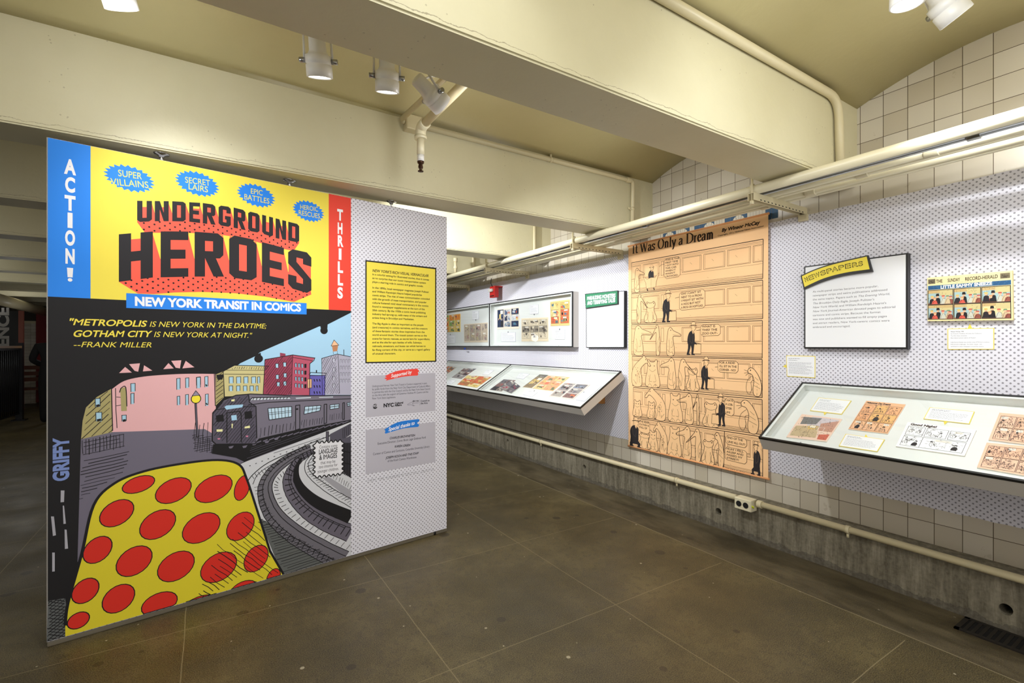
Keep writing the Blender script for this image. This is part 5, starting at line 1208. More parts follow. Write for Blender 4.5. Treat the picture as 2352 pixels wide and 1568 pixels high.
# green sign
SPx = SP_ = Plane((DX-.04, 0, 0), (0, -1, 0), (0, 0, 1)); G1 = Z(1260, 640, 4.61)
sg = empty('monster_sign', (DX-.03, 3.8, 1.72)); tag(sg, 'white wall sign with a green MARAUDING MONSTERS AND TERRIFYING TALES strip', 'sign')
def slab(nm, px, m, th, pl):
    b = [pl.at(*q) for q in px]; bm = BM(); n = len(b); A = [bm.verts.new((x, y, 0)) for x, y in b]; B = [bm.verts.new((x, y, -th)) for x, y in b]
    bm.faces.new(A); bm.faces.new(B[::-1])
    for i in range(n): bm.faces.new((A[i], B[i], B[(i+1) % n], A[(i+1) % n]))
    return to_obj(nm, fix(bm), m, sg, pl.mw())
slab('backing_board', G1((398, 165), (803, 126), (803, 730), (398, 730)), M_BLACK, .038, SP_)
p = Print(SP_, .0004); p.poly([SP_.at(*q) for q in G1((404, 170), (798, 133), (796, 722), (404, 722))], WHITE); p.L = 1
TX = ["As New York's transportation system and the comics", 'industry grew up together, the subway became', "visual shorthand for society's concerns. To comics,", 'especially before the mid-1950s, subterranean', 'themes and tunnels were depicted as places where', 'vengeful creatures lurked and evil scientists', 'schemed. Fictional monsters became surrogates for', 'the very real fears of the day: nuclear war, racial', 'injustice, and scientific experiments gone awry.', 'Artists and writers used the metaphoric underground', 'world to cope with the serious issues found above', 'ground, and the fictional world created a place where', 'eager readers could do the same.']
l = SP_.at(*G1((438, 600))[0])[0]; r_ = SP_.at(*G1((762, 600))[0])[0]; zt = SP_.at(*G1((442, 349))[0])[1]; zb = SP_.at(*G1((436, 670))[0])[1]; k = (r_-l)/max(tw(t) for t in TX)
for i, t in enumerate(TX): p.glyphs(t, (l, zt+(zb-zt)*i/12), .0125, (150, 148, 154), width=tw(t)*k)
p.build('face_print', sg)
SPx = SP_.shift(.016)
p = strip(sg, G1((384, 160), (733, 123), (733, 268), (393, 316)), G1((390, 166), (728, 129), (728, 262), (397, 308)), (56, 128, 92), .015)
p.pxtext('MARAUDING MONSTERS', G1((408, 226))[0], G1((708, 196))[0], 8.4, WHITE, bold=2); p.pxtext('AND TERRIFYING TALES', G1((410, 277))[0], G1((706, 245))[0], 8.4, WHITE, bold=2)
p.build('title_lettering', p.owner)

# comic page painters -------------------------------------------------------
PALC = [(214, 96, 72), (88, 128, 150), (226, 196, 120), (120, 140, 96), (232, 150, 90), (150, 90, 100), (196, 206, 206), (70, 74, 90)]
PALD = [(120, 116, 122), (84, 82, 92), (160, 152, 150), (60, 58, 66), (176, 168, 160), (140, 110, 108)]
PALY = [(214, 186, 110), (190, 168, 96), (226, 206, 140), (170, 120, 80), (120, 130, 100), (206, 110, 76)]
PALB = [(70, 92, 130), (44, 56, 84), (150, 170, 190), (206, 210, 214), (96, 116, 150)]
def cell_art(pr, f, s0, t0, s1, t1, pal, rd, bgc=None, dense=1.0, bord=.0016, figs=3):
    """one small comic panel: ground, figures made of heads and coats, ink marks"""
    A = f(s0, t0); w = (Vector(f(s1, t0))-Vector(A)).length; h = (Vector(f(s0, t1))-Vector(A)).length; m = min(w, h)
    g = lambda x, y: f(s0+(s1-s0)*x, t0+(t1-t0)*y); L0 = pr.L
    if bgc: pr.poly([g(0, 1), g(1, 1), g(1, 0), g(0, 0)], bgc)
    pr.L = L0+1
    if pal:
        for _ in range(int(2*dense)):
            x, y = rd.uniform(0, .7), rd.uniform(.0, .6); pr.poly([g(x, y), g(x, min(1, y+rd.uniform(.15, .5))), g(min(1, x+rd.uniform(.15, .5)), min(1, y+.4)), g(min(1, x+.3), y)], rd.choice(pal))
    pr.L = L0+2; k1 = h/max(w, h); k2 = w/max(w, h); fx = []
    for k in range(figs):       # figures: coat, head, sometimes a hat; drawn solid or in outline
        x = (k+.5)/figs+rd.uniform(-.12, .12)/figs; y = rd.uniform(.3, .55); s_ = rd.uniform(.75, 1.1)*min(.9, 1.4/figs); ln = rd.uniform(-.1, .1)
        P_ = lambda a, b: g(min(.98, max(.02, x+a*s_*k1+ln*b)), min(.97, max(.03, y+b*s_)))
        coat = [P_(*p) for p in cr([(-.2, .62), (-.22, .35), (-.14, .14), (0, .08), (.14, .15), (.2, .36), (.18, .62)], 3)]
        solid = rd.random() < (.5 if pal else .3); c = rd.choice(pal) if pal and rd.random() < .7 else (44, 40, 42)
        pr.L = L0+2
        if solid: pr.poly(coat[::-1], c)
        pr.line(coat, .0014, (48, 42, 42)); pr.line([P_(-.05, .2), P_(-.04, .55)], .001, (48, 42, 42)); pr.line([P_(.13, .25), P_(.26, .38), P_(.14, .46)], .0014, (48, 42, 42))
        pr.L = L0+3; hd = [P_(.085*math.cos(a), .1*math.sin(a)) for a in [i_*math.pi/4 for i_ in range(8)]]
        pr.poly(hd, (234, 196, 166) if pal else (bgc or (240, 236, 230))); pr.line(hd, .001, (48, 42, 42), True)
        if rd.random() < .6: pr.poly([P_(-.12, -.06), P_(.12, -.06), P_(.08, -.2), P_(-.07, -.2)], rd.choice(pal) if pal and rd.random() < .4 else (44, 40, 42))
    pr.L = L0+4
    for _ in range(int(22*dense)):
        x, y = rd.uniform(.03, .9), rd.uniform(.04, .92); a = rd.uniform(0, 6.3); l = rd.uniform(.03, .12); cl = lambda v: min(.98, max(.02, v))
        pr.line([g(x, y), g(cl(x+l*k1*math.cos(a)), cl(y+l*math.sin(a))), g(cl(x+l*k1*1.5*math.cos(a+.7)), cl(y+l*1.5*math.sin(a+.7)))], rd.uniform(.0006, .0017), (58, 50, 50))
    for _ in range(int(3*dense)):
        x, y = rd.uniform(.05, .7), rd.uniform(.05, .8)
        for q_ in range(4): pr.line([g(x+q_*.03, y), g(cl(x+q_*.03+.05), cl(y+.1))], .0008, (58, 50, 50))
    if rd.random() < .6:
        x, y = rd.uniform(.03, .5), .05; pr.poly([g(x, y+.2), g(x+.42, y+.2), g(x+.42, y), g(x, y)], (240, 234, 222)); pr.L = L0+5
        for q_ in range(3): pr.line([g(x+.04, y+.05+.055*q_), g(x+.37, y+.05+.055*q_)], .0007, (80, 70, 66))
    if bord: frame(pr, f, s0, t0, s1, t1, bord, (44, 38, 38))
    pr.L = L0
def comic(paper, cells, pal, seed, dense=1.0, bgs=None, fold=None, title=None, figs=2, ink_=(60, 44, 36)):
    def paint(pr, f):
        rd = random.Random(seed); rect(pr, f, 0, 0, 1, 1, paper); pr.L = 1
        for c in cells: cell_art(pr, f, *c, pal, rd, rd.choice(bgs) if bgs else None, dense, figs=figs)
        pr.L = 6
        for s in fold or (): pr.line([f(s, 0), f(s, 1)], .003, tuple(int(c*.86) for c in paper))
        if title:
            t, s, y, w, h, bo = title; W = (Vector(f(1, 0))-Vector(f(0, 0))).length; H_ = (Vector(f(0, 1))-Vector(f(0, 0))).length; d = Vector(f(1, y))-Vector(f(0, y))
            pr.glyphs(t, f(s, y), H_*h, ink_, bold=bo, width=W*w, ang=math.atan2(d.y, d.x))
    return paint
def grid(nx, ny, m=.04, g=.02, s0=0, s1=1, t0=0, t1=1):
    return [(s0+(s1-s0)*(m+(1-2*m+g)*i/nx), t0+(t1-t0)*(m+(1-2*m+g)*j/ny), s0+(s1-s0)*(m+(1-2*m+g)*(i+1)/nx-g), t0+(t1-t0)*(m+(1-2*m+g)*(j+1)/ny-g)) for j in range(ny) for i in range(nx)]
# Sunday page on the wall
RP = Plane((DX-.003, 0, 0), (0, -1, 0), (0, 0, 1))
def sunday(pr, f):
    rd = random.Random(5); rect(pr, f, 0, 0, 1, 1, (240, 224, 168)); pr.L = 1
    rect(pr, f, .012, .04, .105, .15, (128, 116, 90)); rect(pr, f, .87, .04, .975, .15, (128, 116, 90)); rect(pr, f, .01, .19, .985, .285, (52, 100, 142))
    pr.L = 2; W = (Vector(f(1, 0))-Vector(f(0, 0))).length; H_ = (Vector(f(0, 1))-Vector(f(0, 0))).length
    for t, s, w in (('THE', .115, .08), ('SUNDAY', .26, .15), ('RECORD-HERALD', .47, .375)): pr.glyphs(t, f(s, .135), H_*.072, (56, 40, 34), bold=1, width=W*w)
    pr.glyphs('LITTLE SAMMY SNEEZE', f(.17, .272), H_*.066, (244, 242, 230), bold=2, width=W*.61); greek(pr, f, .02, .2, .14, .275, 3, (24, 50, 84), .0016, 1); greek(pr, f, .8, .2, .98, .275, 3, (24, 50, 84), .0016, 2); greek(pr, f, .35, .15, .6, .17, 1, (90, 76, 60), .001, 3)
    for i in range(24): pr.line([f(rd.uniform(.015, .1), rd.uniform(.05, .14)), f(rd.uniform(.015, .1), rd.uniform(.05, .14))], .0008, (60, 52, 42)); pr.line([f(rd.uniform(.875, .97), rd.uniform(.05, .14)), f(rd.uniform(.875, .97), rd.uniform(.05, .14))], .0008, (60, 52, 42))
    pr.L = 1
    for j in range(2):
        for i in range(3):
            c = (.01+.327*i, .3+.335*j, .325+.327*i, .625+.335*j); x0, y0, x1, y1 = c; g = lambda x, y: f(x0+(x1-x0)*x, y0+(y1-y0)*y); pr.L = 1
            sky = (168, 196, 196) if (i, j) != (2, 1) else (226, 214, 160); pr.poly([g(0, 1), g(1, 1), g(1, 0), g(0, 0)], sky); pr.L = 2
            pr.poly([g(0, .22), g(1, .22), g(1, 0), g(0, 0)], (206, 176, 120)); pr.poly([g(0, 1), g(1, 1), g(1, .88), g(0, .9)], (196, 140, 100)); pr.poly([g(.48, .4), g(1, .4), g(1, 0), g(.48, 0)], (212, 196, 140))
            for x, y, c1, c2, hat in ((.16, .5, (44, 40, 44), (226, 190, 90), 0), (.38, .45, (36, 34, 38), (38, 34, 36), 1), (.3, .66, (216, 92, 76), (226, 160, 110), 0), (.62, .5, (206, 206, 190), (206, 84, 74), 0), (.8, .52, (214, 190, 150), (110, 150, 110), 0), (.9, .62, (150, 84, 70), (190, 90, 80), 0)):
                x += rd.uniform(-.03, .03); y += rd.uniform(-.04, .04); pr.L = 3
                pr.poly([g(max(0, x-.13), .97), g(min(1, x+.13), .97), g(min(1, x+.09), y+.12), g(x, y+.04), g(x-.09, y+.14)], c1); pr.line([g(x-.1, .96), g(x-.05, y+.2), g(x, y+.06), g(min(1, x+.09), y+.14), g(min(1, x+.12), .96)], .0012, (40, 30, 30)); pr.L = 4
                pr.poly([g(x+.055*math.cos(a), y+.085*math.sin(a)) for a in [k*math.pi/5 for k in range(10)]], (236, 184, 146)); pr.L = 5
                pr.poly([g(x-.075, y-.05), g(x+.075, y-.05), g(x+.05, y-(.22 if hat else .13)), g(x-.05, y-(.22 if hat else .13))], c2)
            pr.L = 5
            for _ in range(26): x, y = rd.uniform(.03, .92), rd.uniform(.03, .92); pr.line([g(x, y), g(x+rd.uniform(-.05, .05), min(.98, y+rd.uniform(.02, .07)))], .001, (60, 46, 40))
            pr.L = 6; frame(pr, f, *c, .003, (44, 34, 34))
sheet('newspaper_page', 'colour newspaper comic page mounted on the dotted wall right of the NEWSPAPERS sign', 'newspaper page', RP, [(2133, 638.5), (2328, 621.5), (2329.5, 735), (2134, 737.5)], .022, (236, 216, 150), sunday)
caption('yellow-edged caption card under the Sunday comic page on the wall', RP, [(2177, 754.5), (2284, 753), (2284, 802), (2177, 802.5)], 7, 4, ptr=N1((1812, 812), (1833, 765), (1855, 810)), group='caption cards on the dotted wall',
        text=['Winsor McCay, 1905', 'San Francisco Academy of Comic Art Collection,', 'The Ohio State University', 'Billy Ireland Cartoon Library & Museum', '', "Little Sammy Sneeze was another strip of McCay's creations,", 'built around a single gag - the titular sneeze - and', 'syndicated to many newspapers around the country.'])
caption('small yellow-edged caption card between the orange banner and the NEWSPAPERS sign', RP, [(1806.5, 816), (1873, 817.5), (1873, 868), (1808, 864)], 11, 5, ptr=N1((36, 1176), (68, 1158), (70, 1192)), group='caption cards on the dotted wall')

# ------------------------------------------------------------------ display cases
def display_case(label, pl, a0, a1, b0, b1, depth, bd, wall=.018, wood=None, group=None):
    r = empty('display_case', pl.o+pl.e1*((a0+a1)/2)+pl.e2*b0); tag(r, label, 'display case', group); M = pl.mw()
    bm = BM()
    for a, b in (((a0, b0, -depth), (a0+wall, b1, -.011)), ((a1-wall, b0, -depth), (a1, b1, -.011)), ((a0+wall, b0, -depth), (a1-wall, b0+wall, -.011)), ((a0+wall, b1-wall, -depth), (a1-wall, b1, -.011)), ((a0+wall, b0+wall, -depth), (a1-wall, b1-wall, -bd-.004))): add_box(bm, a, b)
    cb = to_obj('case_box', fix(bm), M_CASE, r, M)
    bm = BM(); w2 = wall+.0005
    bm.faces.new([bm.verts.new(p) for p in ((a0+w2, b0+w2, -bd), (a1-w2, b0+w2, -bd), (a1-w2, b1-w2, -bd), (a0+w2, b1-w2, -bd))])
    for p, q in (((a0+w2, b0+w2), (a1-w2, b0+w2)), ((a1-w2, b0+w2), (a1-w2, b1-w2)), ((a1-w2, b1-w2), (a0+w2, b1-w2)), ((a0+w2, b1-w2), (a0+w2, b0+w2))):
        bm.faces.new([bm.verts.new(x) for x in ((p[0], p[1], -bd), (p[0], p[1], -.004), (q[0], q[1], -.004), (q[0], q[1], -bd))])
    tag(to_obj('lining', bm, M_CASEIN, cb, M), 'white inside of the case')
    bm = BM()   # white lip inside the black edge
    for a, b in (((a0+.011, b0+.011, -.006), (a0+.028, b1-.011, -.0015)), ((a1-.028, b0+.011, -.006), (a1-.011, b1-.011, -.0015)), ((a0+.028, b0+.011, -.006), (a1-.028, b0+.026, -.0015)), ((a0+.028, b1-.026, -.006), (a1-.028, b1-.011, -.0015))): add_box(bm, a, b)
    for a in (a0+.25, a1-.25):
        for b in (b0+.019, b1-.019): add_cyl(bm, (a, b, -.002), (a, b, .0), .004, n=8, mi=1)
    to_obj('inner_lip', fix(bm), [M_CASEIN, M_STEEL], cb, M)
    bm = BM()
    for a, b in (((a0-.001, b0-.001, -.011), (a0+.011, b1+.001, .003)), ((a1-.011, b0-.001, -.011), (a1+.001, b1+.001, .003)), ((a0+.011, b0-.001, -.011), (a1-.011, b0+.011, .003)), ((a0+.011, b1-.011, -.011), (a1-.011, b1+.001, .003))): add_box(bm, a, b)
    ef = to_obj('edge_frame', fix(bm), M_BLACK, r, M)
    bm = BM(); bm.faces.new([bm.verts.new(p) for p in ((a0+.011, b0+.011, .0012), (a1-.011, b0+.011, .0012), (a1-.011, b1-.011, .0012), (a0+.011, b1-.011, .0012))]); to_obj('glass', bm, M_GLASS, ef, M)
    for yb in wood or ():
        bm = BM(); pts = [(3.586, .80), (3.586, 1.085), (3.20, .862), (3.22, .845), (3.52, .80)]
        add_prism(bm, [(3.586, .83), (3.586, 1.106), (3.24, .905), (3.26, .885), (3.54, .83)], 'y', yb-.02, yb+.02); to_obj('support_bracket', fix(bm), M_WOOD, r)
    return r
TB, TF = Vector((3.524, 0, 1.191)), Vector((2.988, 0, .860)); sl = (TB-TF)
TILT = Plane(TF, (0, -1, 0), sl); SL = sl.length
yd = -TILT.at(1136, 866)[0]     # divider of the far pair
display_case('slanted white display case on the wall beside the banner, right one of the far pair', TILT, -yd, -3.5, 0, SL, .092, .055, wood=(3.82, 5.0), group='slanted display cases')
display_case('slanted white display case next to the mural edge, left one of the far pair', TILT, -7.6, -yd-.003, 0, SL, .092, .055, wood=(6.2,), group='slanted display cases')
display_case('large slanted white display case under the NEWSPAPERS sign', TILT, -1.757, .75, 0, SL, .092, .055, wood=(1.2, -.2), group='slanted display cases')
UXF = ony(1315, 668, 4.228).x
UPP = Plane((UXF, 0, 0), (0, -1, 0), (0, 0, 1)); ud = -UPP.at(1124.5, 740)[0]
uz0, uz1 = 1.43, UPP.at(1315, 668.5)[1]
display_case('upright white wall case left of the green sign, right one of the pair', UPP, -ud, -4.228, uz0, uz1, DX-.004-UXF, DX-.024-UXF, group='upright wall cases')
display_case('upright white wall case behind the mural edge, left one of the pair', UPP, -8.2, -ud-.003, uz0, uz1, DX-.004-UXF, DX-.024-UXF, group='upright wall cases')
tp = Plane((UXF-.001, 0, 0), (0, -1, 0), (0, 0, 1)); pr = Print(tp, 0)
sheet('tape_piece', 'scrap of blue tape under the left upright wall case', 'tape', tp.shift(0), [(1065.5, 798.6), (1069.5, 798.6), (1069.5, 802.2), (1066, 802.2)], .001, (40, 70, 160), lambda p, f: rect(p, f, 0, 0, 1, 1, (40, 70, 160)))

IN_T, IN_U = TILT.shift(-.0548), UPP.shift(-(DX-.024-UXF)+.0002)
U1, L1, Bz, Az, Cz = Z(1130, 660, 10.45), Z(1016, 660, 9.408), Z(1016, 830, 9.408), Z(1240, 830, 11.2), Z(1730, 860, 3.781)
CREAMP, TANP, PINKP = (232, 216, 186), (222, 200, 150), (240, 196, 168)
PG = [ # label, plane, quad, thickness, paint, group
 ('comic spread with a tall blue panel at the left of the right upright case', IN_U, U1((135, 520), (660, 465), (655, 990), (135, 1005)), .004, comic((236, 222, 204), [(.01, .05, .3, .9)]+grid(2, 3, .02, .05, .34, .62, .06, .9)+grid(1, 3, .01, .03, .66, .98, .05, .9), PALB+PALC[:3], 21, 1.3, PALB+[(180, 170, 160)], (.325, .645)), 'comics in the upright wall cases'),
 ('black and white comic spread low in the middle of the right upright case', IN_U, U1((712, 745), (1355, 715), (1360, 1290), (715, 1295)), .004, comic(CREAMP, grid(3, 3, .03, .02, 0, 1, .05, .9), [(216, 204, 180), (90, 84, 78)], 22, 1.8, [(224, 210, 184), (206, 194, 168), (150, 142, 128)], (.33,)), 'comics in the upright wall cases'),
 ('yellowed colour comic spread at the upper right of the right upright case', IN_U, U1((1405, 345), (1875, 285), (1870, 910), (1415, 925)), .004, comic((222, 196, 130), grid(1, 3, .04, .02, .02, .46, .04, .94)+grid(1, 3, .04, .02, .52, .98, .04, .94), PALY+PALC[:2], 23, 1.6, PALY, (.48,)), 'comics in the upright wall cases'),
 ('orange and green comic spread cut off by the mural in the left upright case', IN_U, L1((-80, 625), (400, 565), (400, 960), (-80, 970)), .004, comic((236, 212, 140), grid(4, 3, .02, .03), PALC, 24, 1.3, [(226, 196, 110), (236, 150, 70), (150, 180, 110)], (.5,)), 'comics in the upright wall cases'),
 ('faded four-column comic spread low in the left upright case', IN_U, L1((470, 795), (985, 755), (985, 1180), (478, 1188)), .004, comic((222, 206, 182), grid(4, 2, .02, .03, 0, 1, .04, .92), [(180, 150, 140), (150, 140, 136), (200, 186, 150)], 25, 1.6, [(176, 164, 150), (196, 180, 160)], (.25, .5, .75)), 'comics in the upright wall cases'),
 ('dark comic lying flat at the left of the right slanted far case', IN_T, Bz((1330, 388), (1590, 410), (1280, 652), (1020, 615)), .004, comic((150, 140, 140), grid(2, 3, .02, .02), PALD+[(180, 90, 90)], 31, 1.2, PALD), 'comics in the far slanted cases'),
 ('dark magazine turned askew over another comic in the right slanted far case', IN_T.shift(.0055), Bz((1490, 402), (1690, 540), (1490, 690), (1250, 590)), .004, comic((110, 100, 108), grid(2, 2, .02, .02), PALD+[(206, 60, 90)], 32, 1.2, PALD), 'comics in the far slanted cases'),
 ('comic cover with dark banner and orange spot in the right slanted far case', IN_T, Bz((2105, 285), (2290, 300), (1930, 580), (1735, 560)), .004, comic((206, 190, 160), [(0, 0, 1, .2), (0, .22, 1, .98)], PALC+PALD, 33, 1.6, [(120, 116, 100), (150, 130, 104)]), 'comics in the far slanted cases'),
 ('open red and yellow comic in the middle of the right slanted far case', IN_T, Az((215, 368), (775, 410), (340, 772), (-190, 700)), .004, comic((232, 212, 164), grid(2, 3, .03, .03), [(236, 110, 90), (226, 196, 120), (120, 130, 100), (240, 150, 120)], 34, 1.4, [(232, 206, 150), (240, 170, 130)], (.5,)), 'comics in the far slanted cases'),
 ('white bordered comic page on board, rightmost in the right slanted far case', IN_T, Az((640, 560), (1300, 605), (850, 990), (240, 900)), .008, comic((232, 214, 204), [(.03, .03, .47, .12)]+grid(1, 2, .02, .05, .03, .47, .14, .97)+grid(1, 3, .02, .05, .53, .97, .03, .97), PALD+[(226, 120, 80), (140, 150, 170)], 35, 1.6, PALD), 'comics in the far slanted cases'),
 ('yellow-brown comic spread at the front of the left slanted far case', IN_T, Bz((545, 300), (1075, 340), (745, 572), (320, 502)), .004, comic((206, 186, 130), grid(2, 3, .02, .03), PALY, 36, 1.6, PALY, (.5,)), 'comics in the far slanted cases'),
 ('grey comic page behind the yellow-brown spread in the left slanted far case', IN_T, Bz((470, 150), (745, 160), (415, 385), (200, 350)), .004, comic((170, 170, 172), grid(2, 3, .02, .03), PALD, 37, 1.2, PALD), 'comics in the far slanted cases'),
 ('speckled comic page cut off by the mural edge in the left slanted far case', IN_T, Bz((130, 105), (310, 130), (120, 262), (-40, 230)), .004, comic((214, 196, 150), grid(2, 2, .02, .03), PALC, 38, 1.6, PALY), 'comics in the far slanted cases'),
 ('watercolour city street print at the left of the near slanted case', IN_T, Cz((425, 350), (775, 395), (640, 590), (290, 550)), .007, None, 'comics in the near slanted case'),
 ('orange newspaper comic page titled Midsummer Day Dreams in the near slanted case', IN_T, Cz((985, 235), (1327, 268), (1170, 522), (828, 480)), .007, comic((238, 184, 140), [(.03+.32*i, .12+.29*j, .33+.32*i, .39+.29*j) for j in range(3) for i in range(3)], None, 41, 1.3, [(240, 190, 150), (238, 178, 130), (236, 186, 120)], title=('Midsummer Day Dreams', .04, .085, .62, .05, 2), figs=1), 'comics in the near slanted case'),
 ('black and white comic strip titled Good Night in the near slanted case', IN_T, Cz((1345, 420), (1940, 490), (1838, 715), (1240, 630)), .007, comic((240, 240, 240), [(.05, .16, .31, .5), (.34, .16, .65, .5), (.68, .16, .95, .5), (.05, .54, .34, .93), (.34, .54, .95, .93)], None, 42, 1.5, [(240, 240, 240)], title=('Good Night!', .06, .11, .4, .075, 2), figs=2), 'comics in the near slanted case'),
 ('pink newspaper comic at the upper right of the near slanted case', IN_T, Cz((2140, 340), (2640, 385), (2560, 640), (2045, 575)), .007, comic(PINKP, grid(3, 2, .06, .02, 0, 1, .06, 1), None, 43, 2, [PINKP, (236, 188, 158)], figs=2), 'comics in the near slanted case'),
 ('pink newspaper comic at the lower right of the near slanted case', IN_T, Cz((2030, 600), (2560, 650), (2460, 905), (1945, 815)), .007, comic(PINKP, grid(3, 2, .06, .02, 0, 1, .06, 1), None, 44, 2, [PINKP, (236, 188, 158)], figs=3), 'comics in the near slanted case'),
]
def street(pr, f):
    rd = random.Random(9); rect(pr, f, 0, 0, 1, 1, (236, 206, 186)); pr.L = 1
    for c, q in (((206, 196, 200), ((.3, .05), (.95, .05), (.9, .4), (.3, .5))), ((120, 122, 122), ((.1, .1), (.55, .08), (.5, .35), (.12, .42))), ((196, 150, 130), ((.6, .3), (.97, .1), (.97, .6), (.65, .6))), ((198, 176, 140), ((.05, .5), (.6, .4), (.7, .9), (.05, .92))), ((206, 110, 90), ((.72, .75), (.96, .7), (.96, .95), (.75, .95))), ((224, 190, 110), ((.36, .45), (.56, .42), (.55, .56), (.38, .58)))): pr.poly([f(*p) for p in q][::-1], c)
    pr.L = 2; rect(pr, f, .39, .4, .54, .52, (236, 226, 200)); pr.L = 3; frame(pr, f, .39, .4, .54, .52, .0022, (80, 64, 56)); frame(pr, f, .62, .46, .76, .62, .0018, (240, 232, 222))
    for _ in range(150):
        x, y = rd.uniform(.04, .93), rd.uniform(.08, .93); a = rd.uniform(0, 6.3); l = rd.uniform(.02, .06); pr.line([f(x, y), f(min(.97, x+l*math.cos(a)), min(.97, y+l*math.sin(a)))], rd.uniform(.001, .0024), rd.choice(((70, 64, 60), (100, 90, 80), (60, 54, 52))))
for lab, pl, q, th, paint, grp in PG: sheet('comic_page', lab, 'comic page', pl, q, th, (236, 230, 220), paint or street, group=grp)
bp2 = None
CP = [
 ('caption card under the blue comic spread in the right upright case', IN_U, U1((228, 1085), (572, 1075), (572, 1300), (225, 1298)), 7, False, U1((380, 1082), (392, 1045), (402, 1082)), 'caption cards in the upright wall cases'),
 ('caption card above the black and white spread in the right upright case', IN_U, U1((912, 430), (1115, 408), (1118, 630), (916, 640)), 7, False, U1((1004, 634), (1018, 676), (1028, 632)), 'caption cards in the upright wall cases'),
 ('caption card under the yellowed spread in the right upright case', IN_U, U1((1510, 1020), (1755, 1015), (1752, 1245), (1515, 1245)), 7, False, U1((1616, 1018), (1628, 972), (1636, 1018)), 'caption cards in the upright wall cases'),
 ('caption card at the top of the left upright case', IN_U, L1((650, 515), (788, 505), (788, 688), (655, 695)), 7, False, L1((715, 690), (725, 728), (734, 690)), 'caption cards in the upright wall cases'),
 ('caption card low in the left upright case beside the mural edge', IN_U, L1((20, 1030), (285, 1025), (285, 1205), (20, 1205)), 6, False, L1((168, 1028), (178, 995), (188, 1028)), 'caption cards in the upright wall cases'),
 ('white caption card behind the askew magazine in the right slanted far case', IN_T, Bz((1690, 250), (1890, 275), (1750, 385), (1590, 360)), 5, False, None, 'caption cards in the far slanted cases'),
 ('white caption card before the red and yellow comic in the right far case', IN_T, Bz((1860, 620), (2065, 670), (1940, 770), (1750, 720)), 5, False, Bz((1975, 640), (2005, 622), (1988, 652)), 'caption cards in the far slanted cases'),
 ('long white caption card at the right end of the right slanted far case', IN_T, Az((1370, 605), (1600, 630), (1150, 1030), (925, 995)), 9, False, Az((1110, 792), (1150, 780), (1140, 812)), 'caption cards in the far slanted cases'),
 ('white caption card at the back of the left slanted far case', IN_T, Bz((970, 180), (1115, 200), (990, 295), (870, 285)), 4, False, None, 'caption cards in the far slanted cases'),
 ('white caption card at the front corner of the left slanted far case', IN_T, Bz((170, 395), (290, 420), (200, 490), (60, 470)), 4, False, None, 'caption cards in the far slanted cases'),
 ('yellow-edged caption card above the watercolour street print in the near slanted case', IN_T, Cz((570, 205), (855, 232), (770, 350), (495, 318)), 9, True, Cz((612, 328), (645, 332), (618, 356)), 'caption cards in the near slanted case'),
 ('yellow-edged caption card in front of the orange comic page in the near slanted case', IN_T, Cz((805, 520), (1145, 570), (1080, 675), (745, 625)), 6, True, Cz((968, 545), (980, 520), (995, 548)), 'caption cards in the near slanted case'),
 ('yellow-edged caption card behind the Good Night strip in the near slanted case', IN_T, Cz((1535, 290), (1925, 328), (1880, 435), (1480, 390)), 6, True, Cz((1655, 408), (1692, 412), (1662, 440)), 'caption cards in the near slanted case'),
]
for i, (lab, pl, q, n, yl, ptr, grp) in enumerate(CP): caption(lab, pl, q, n, 50+i, yl, ptr, group=grp, thick=.005)

# ------------------------------------------------------------------ dim distance left of the mural
Y0 = 16.6
c0, c1 = ony(50, 800, Y0).x, ony(84, 800, Y0).x
bm = BM(); add_box(bm, (c0, Y0, 0), (c1, Y0+.5, 2.0)); tag(to_obj('wall_pillar', fix(bm), tile_mat('pillar_tile', 0, .152, .076)), kind='structure')
bm = BM(); add_box(bm, (c0-.02, Y0-.03, 2.0), (c1+.02, Y0+.52, 2.06)); tag(to_obj('trim_2', fix(bm), M_CREAM2), kind='structure')
bm = BM(); add_box(bm, (ony(84, 800, Y0).x, Y0-.05, .02), (ony(84, 800, Y0).x+1.6, Y0-.01, 2.28)); tag(to_obj('red_banner', fix(bm), mat('dark_red', (120, 12, 12), .6)), 'dark red display panel far beyond the left edge of the mural', 'panel')
bx0, bx1 = ony(-60, 800, 13.7).x, ony(42, 800, 13.7).x
sgn = empty('black_banner', (bx1, 13.7, 1.2)); tag(sgn, 'black hanging sign with big grey upright letters ENCE at the far left', 'sign')
EN = Plane((bx0, 13.7, 0), (1, 0, 0), (0, 0, 1))
bm = BM(); add_box(bm, (0, .1, -.04), (bx1-bx0, 2.15, 0)); to_obj('board', fix(bm), mat('sign_black', (18, 17, 17), .6), sgn, EN.mw())
bm = BM(); add_box(bm, (bx1-bx0, .1, -.08), (bx1-bx0+.07, 2.16, 0)); to_obj('edge_post', fix(bm), mat('rust_post', (120, 66, 52), .6), sgn, EN.mw())
p = Print(EN, .0006); A, B = EN.at(19.5, 797), EN.at(19.5, 707); p.glyphs('ENCE', A, (A[0]-EN.at(-6, 797)[0]), (150, 146, 140), bold=2, ang=math.pi/2, width=(Vector(B)-Vector(A)).length); p.build('lettering', sgn)
# large insulated pipe under the ceiling
P0, P1 = onz(0, 688, 2.3), onz(105, 716, 2.3); d = (P1-P0).normalized()
conduit('ceiling_pipe', [P0-d*1.2, P1+d*1.0], .105, 'thick pale pipe slung under the far ceiling left of the mural', m=M_CREAM2, rings=())
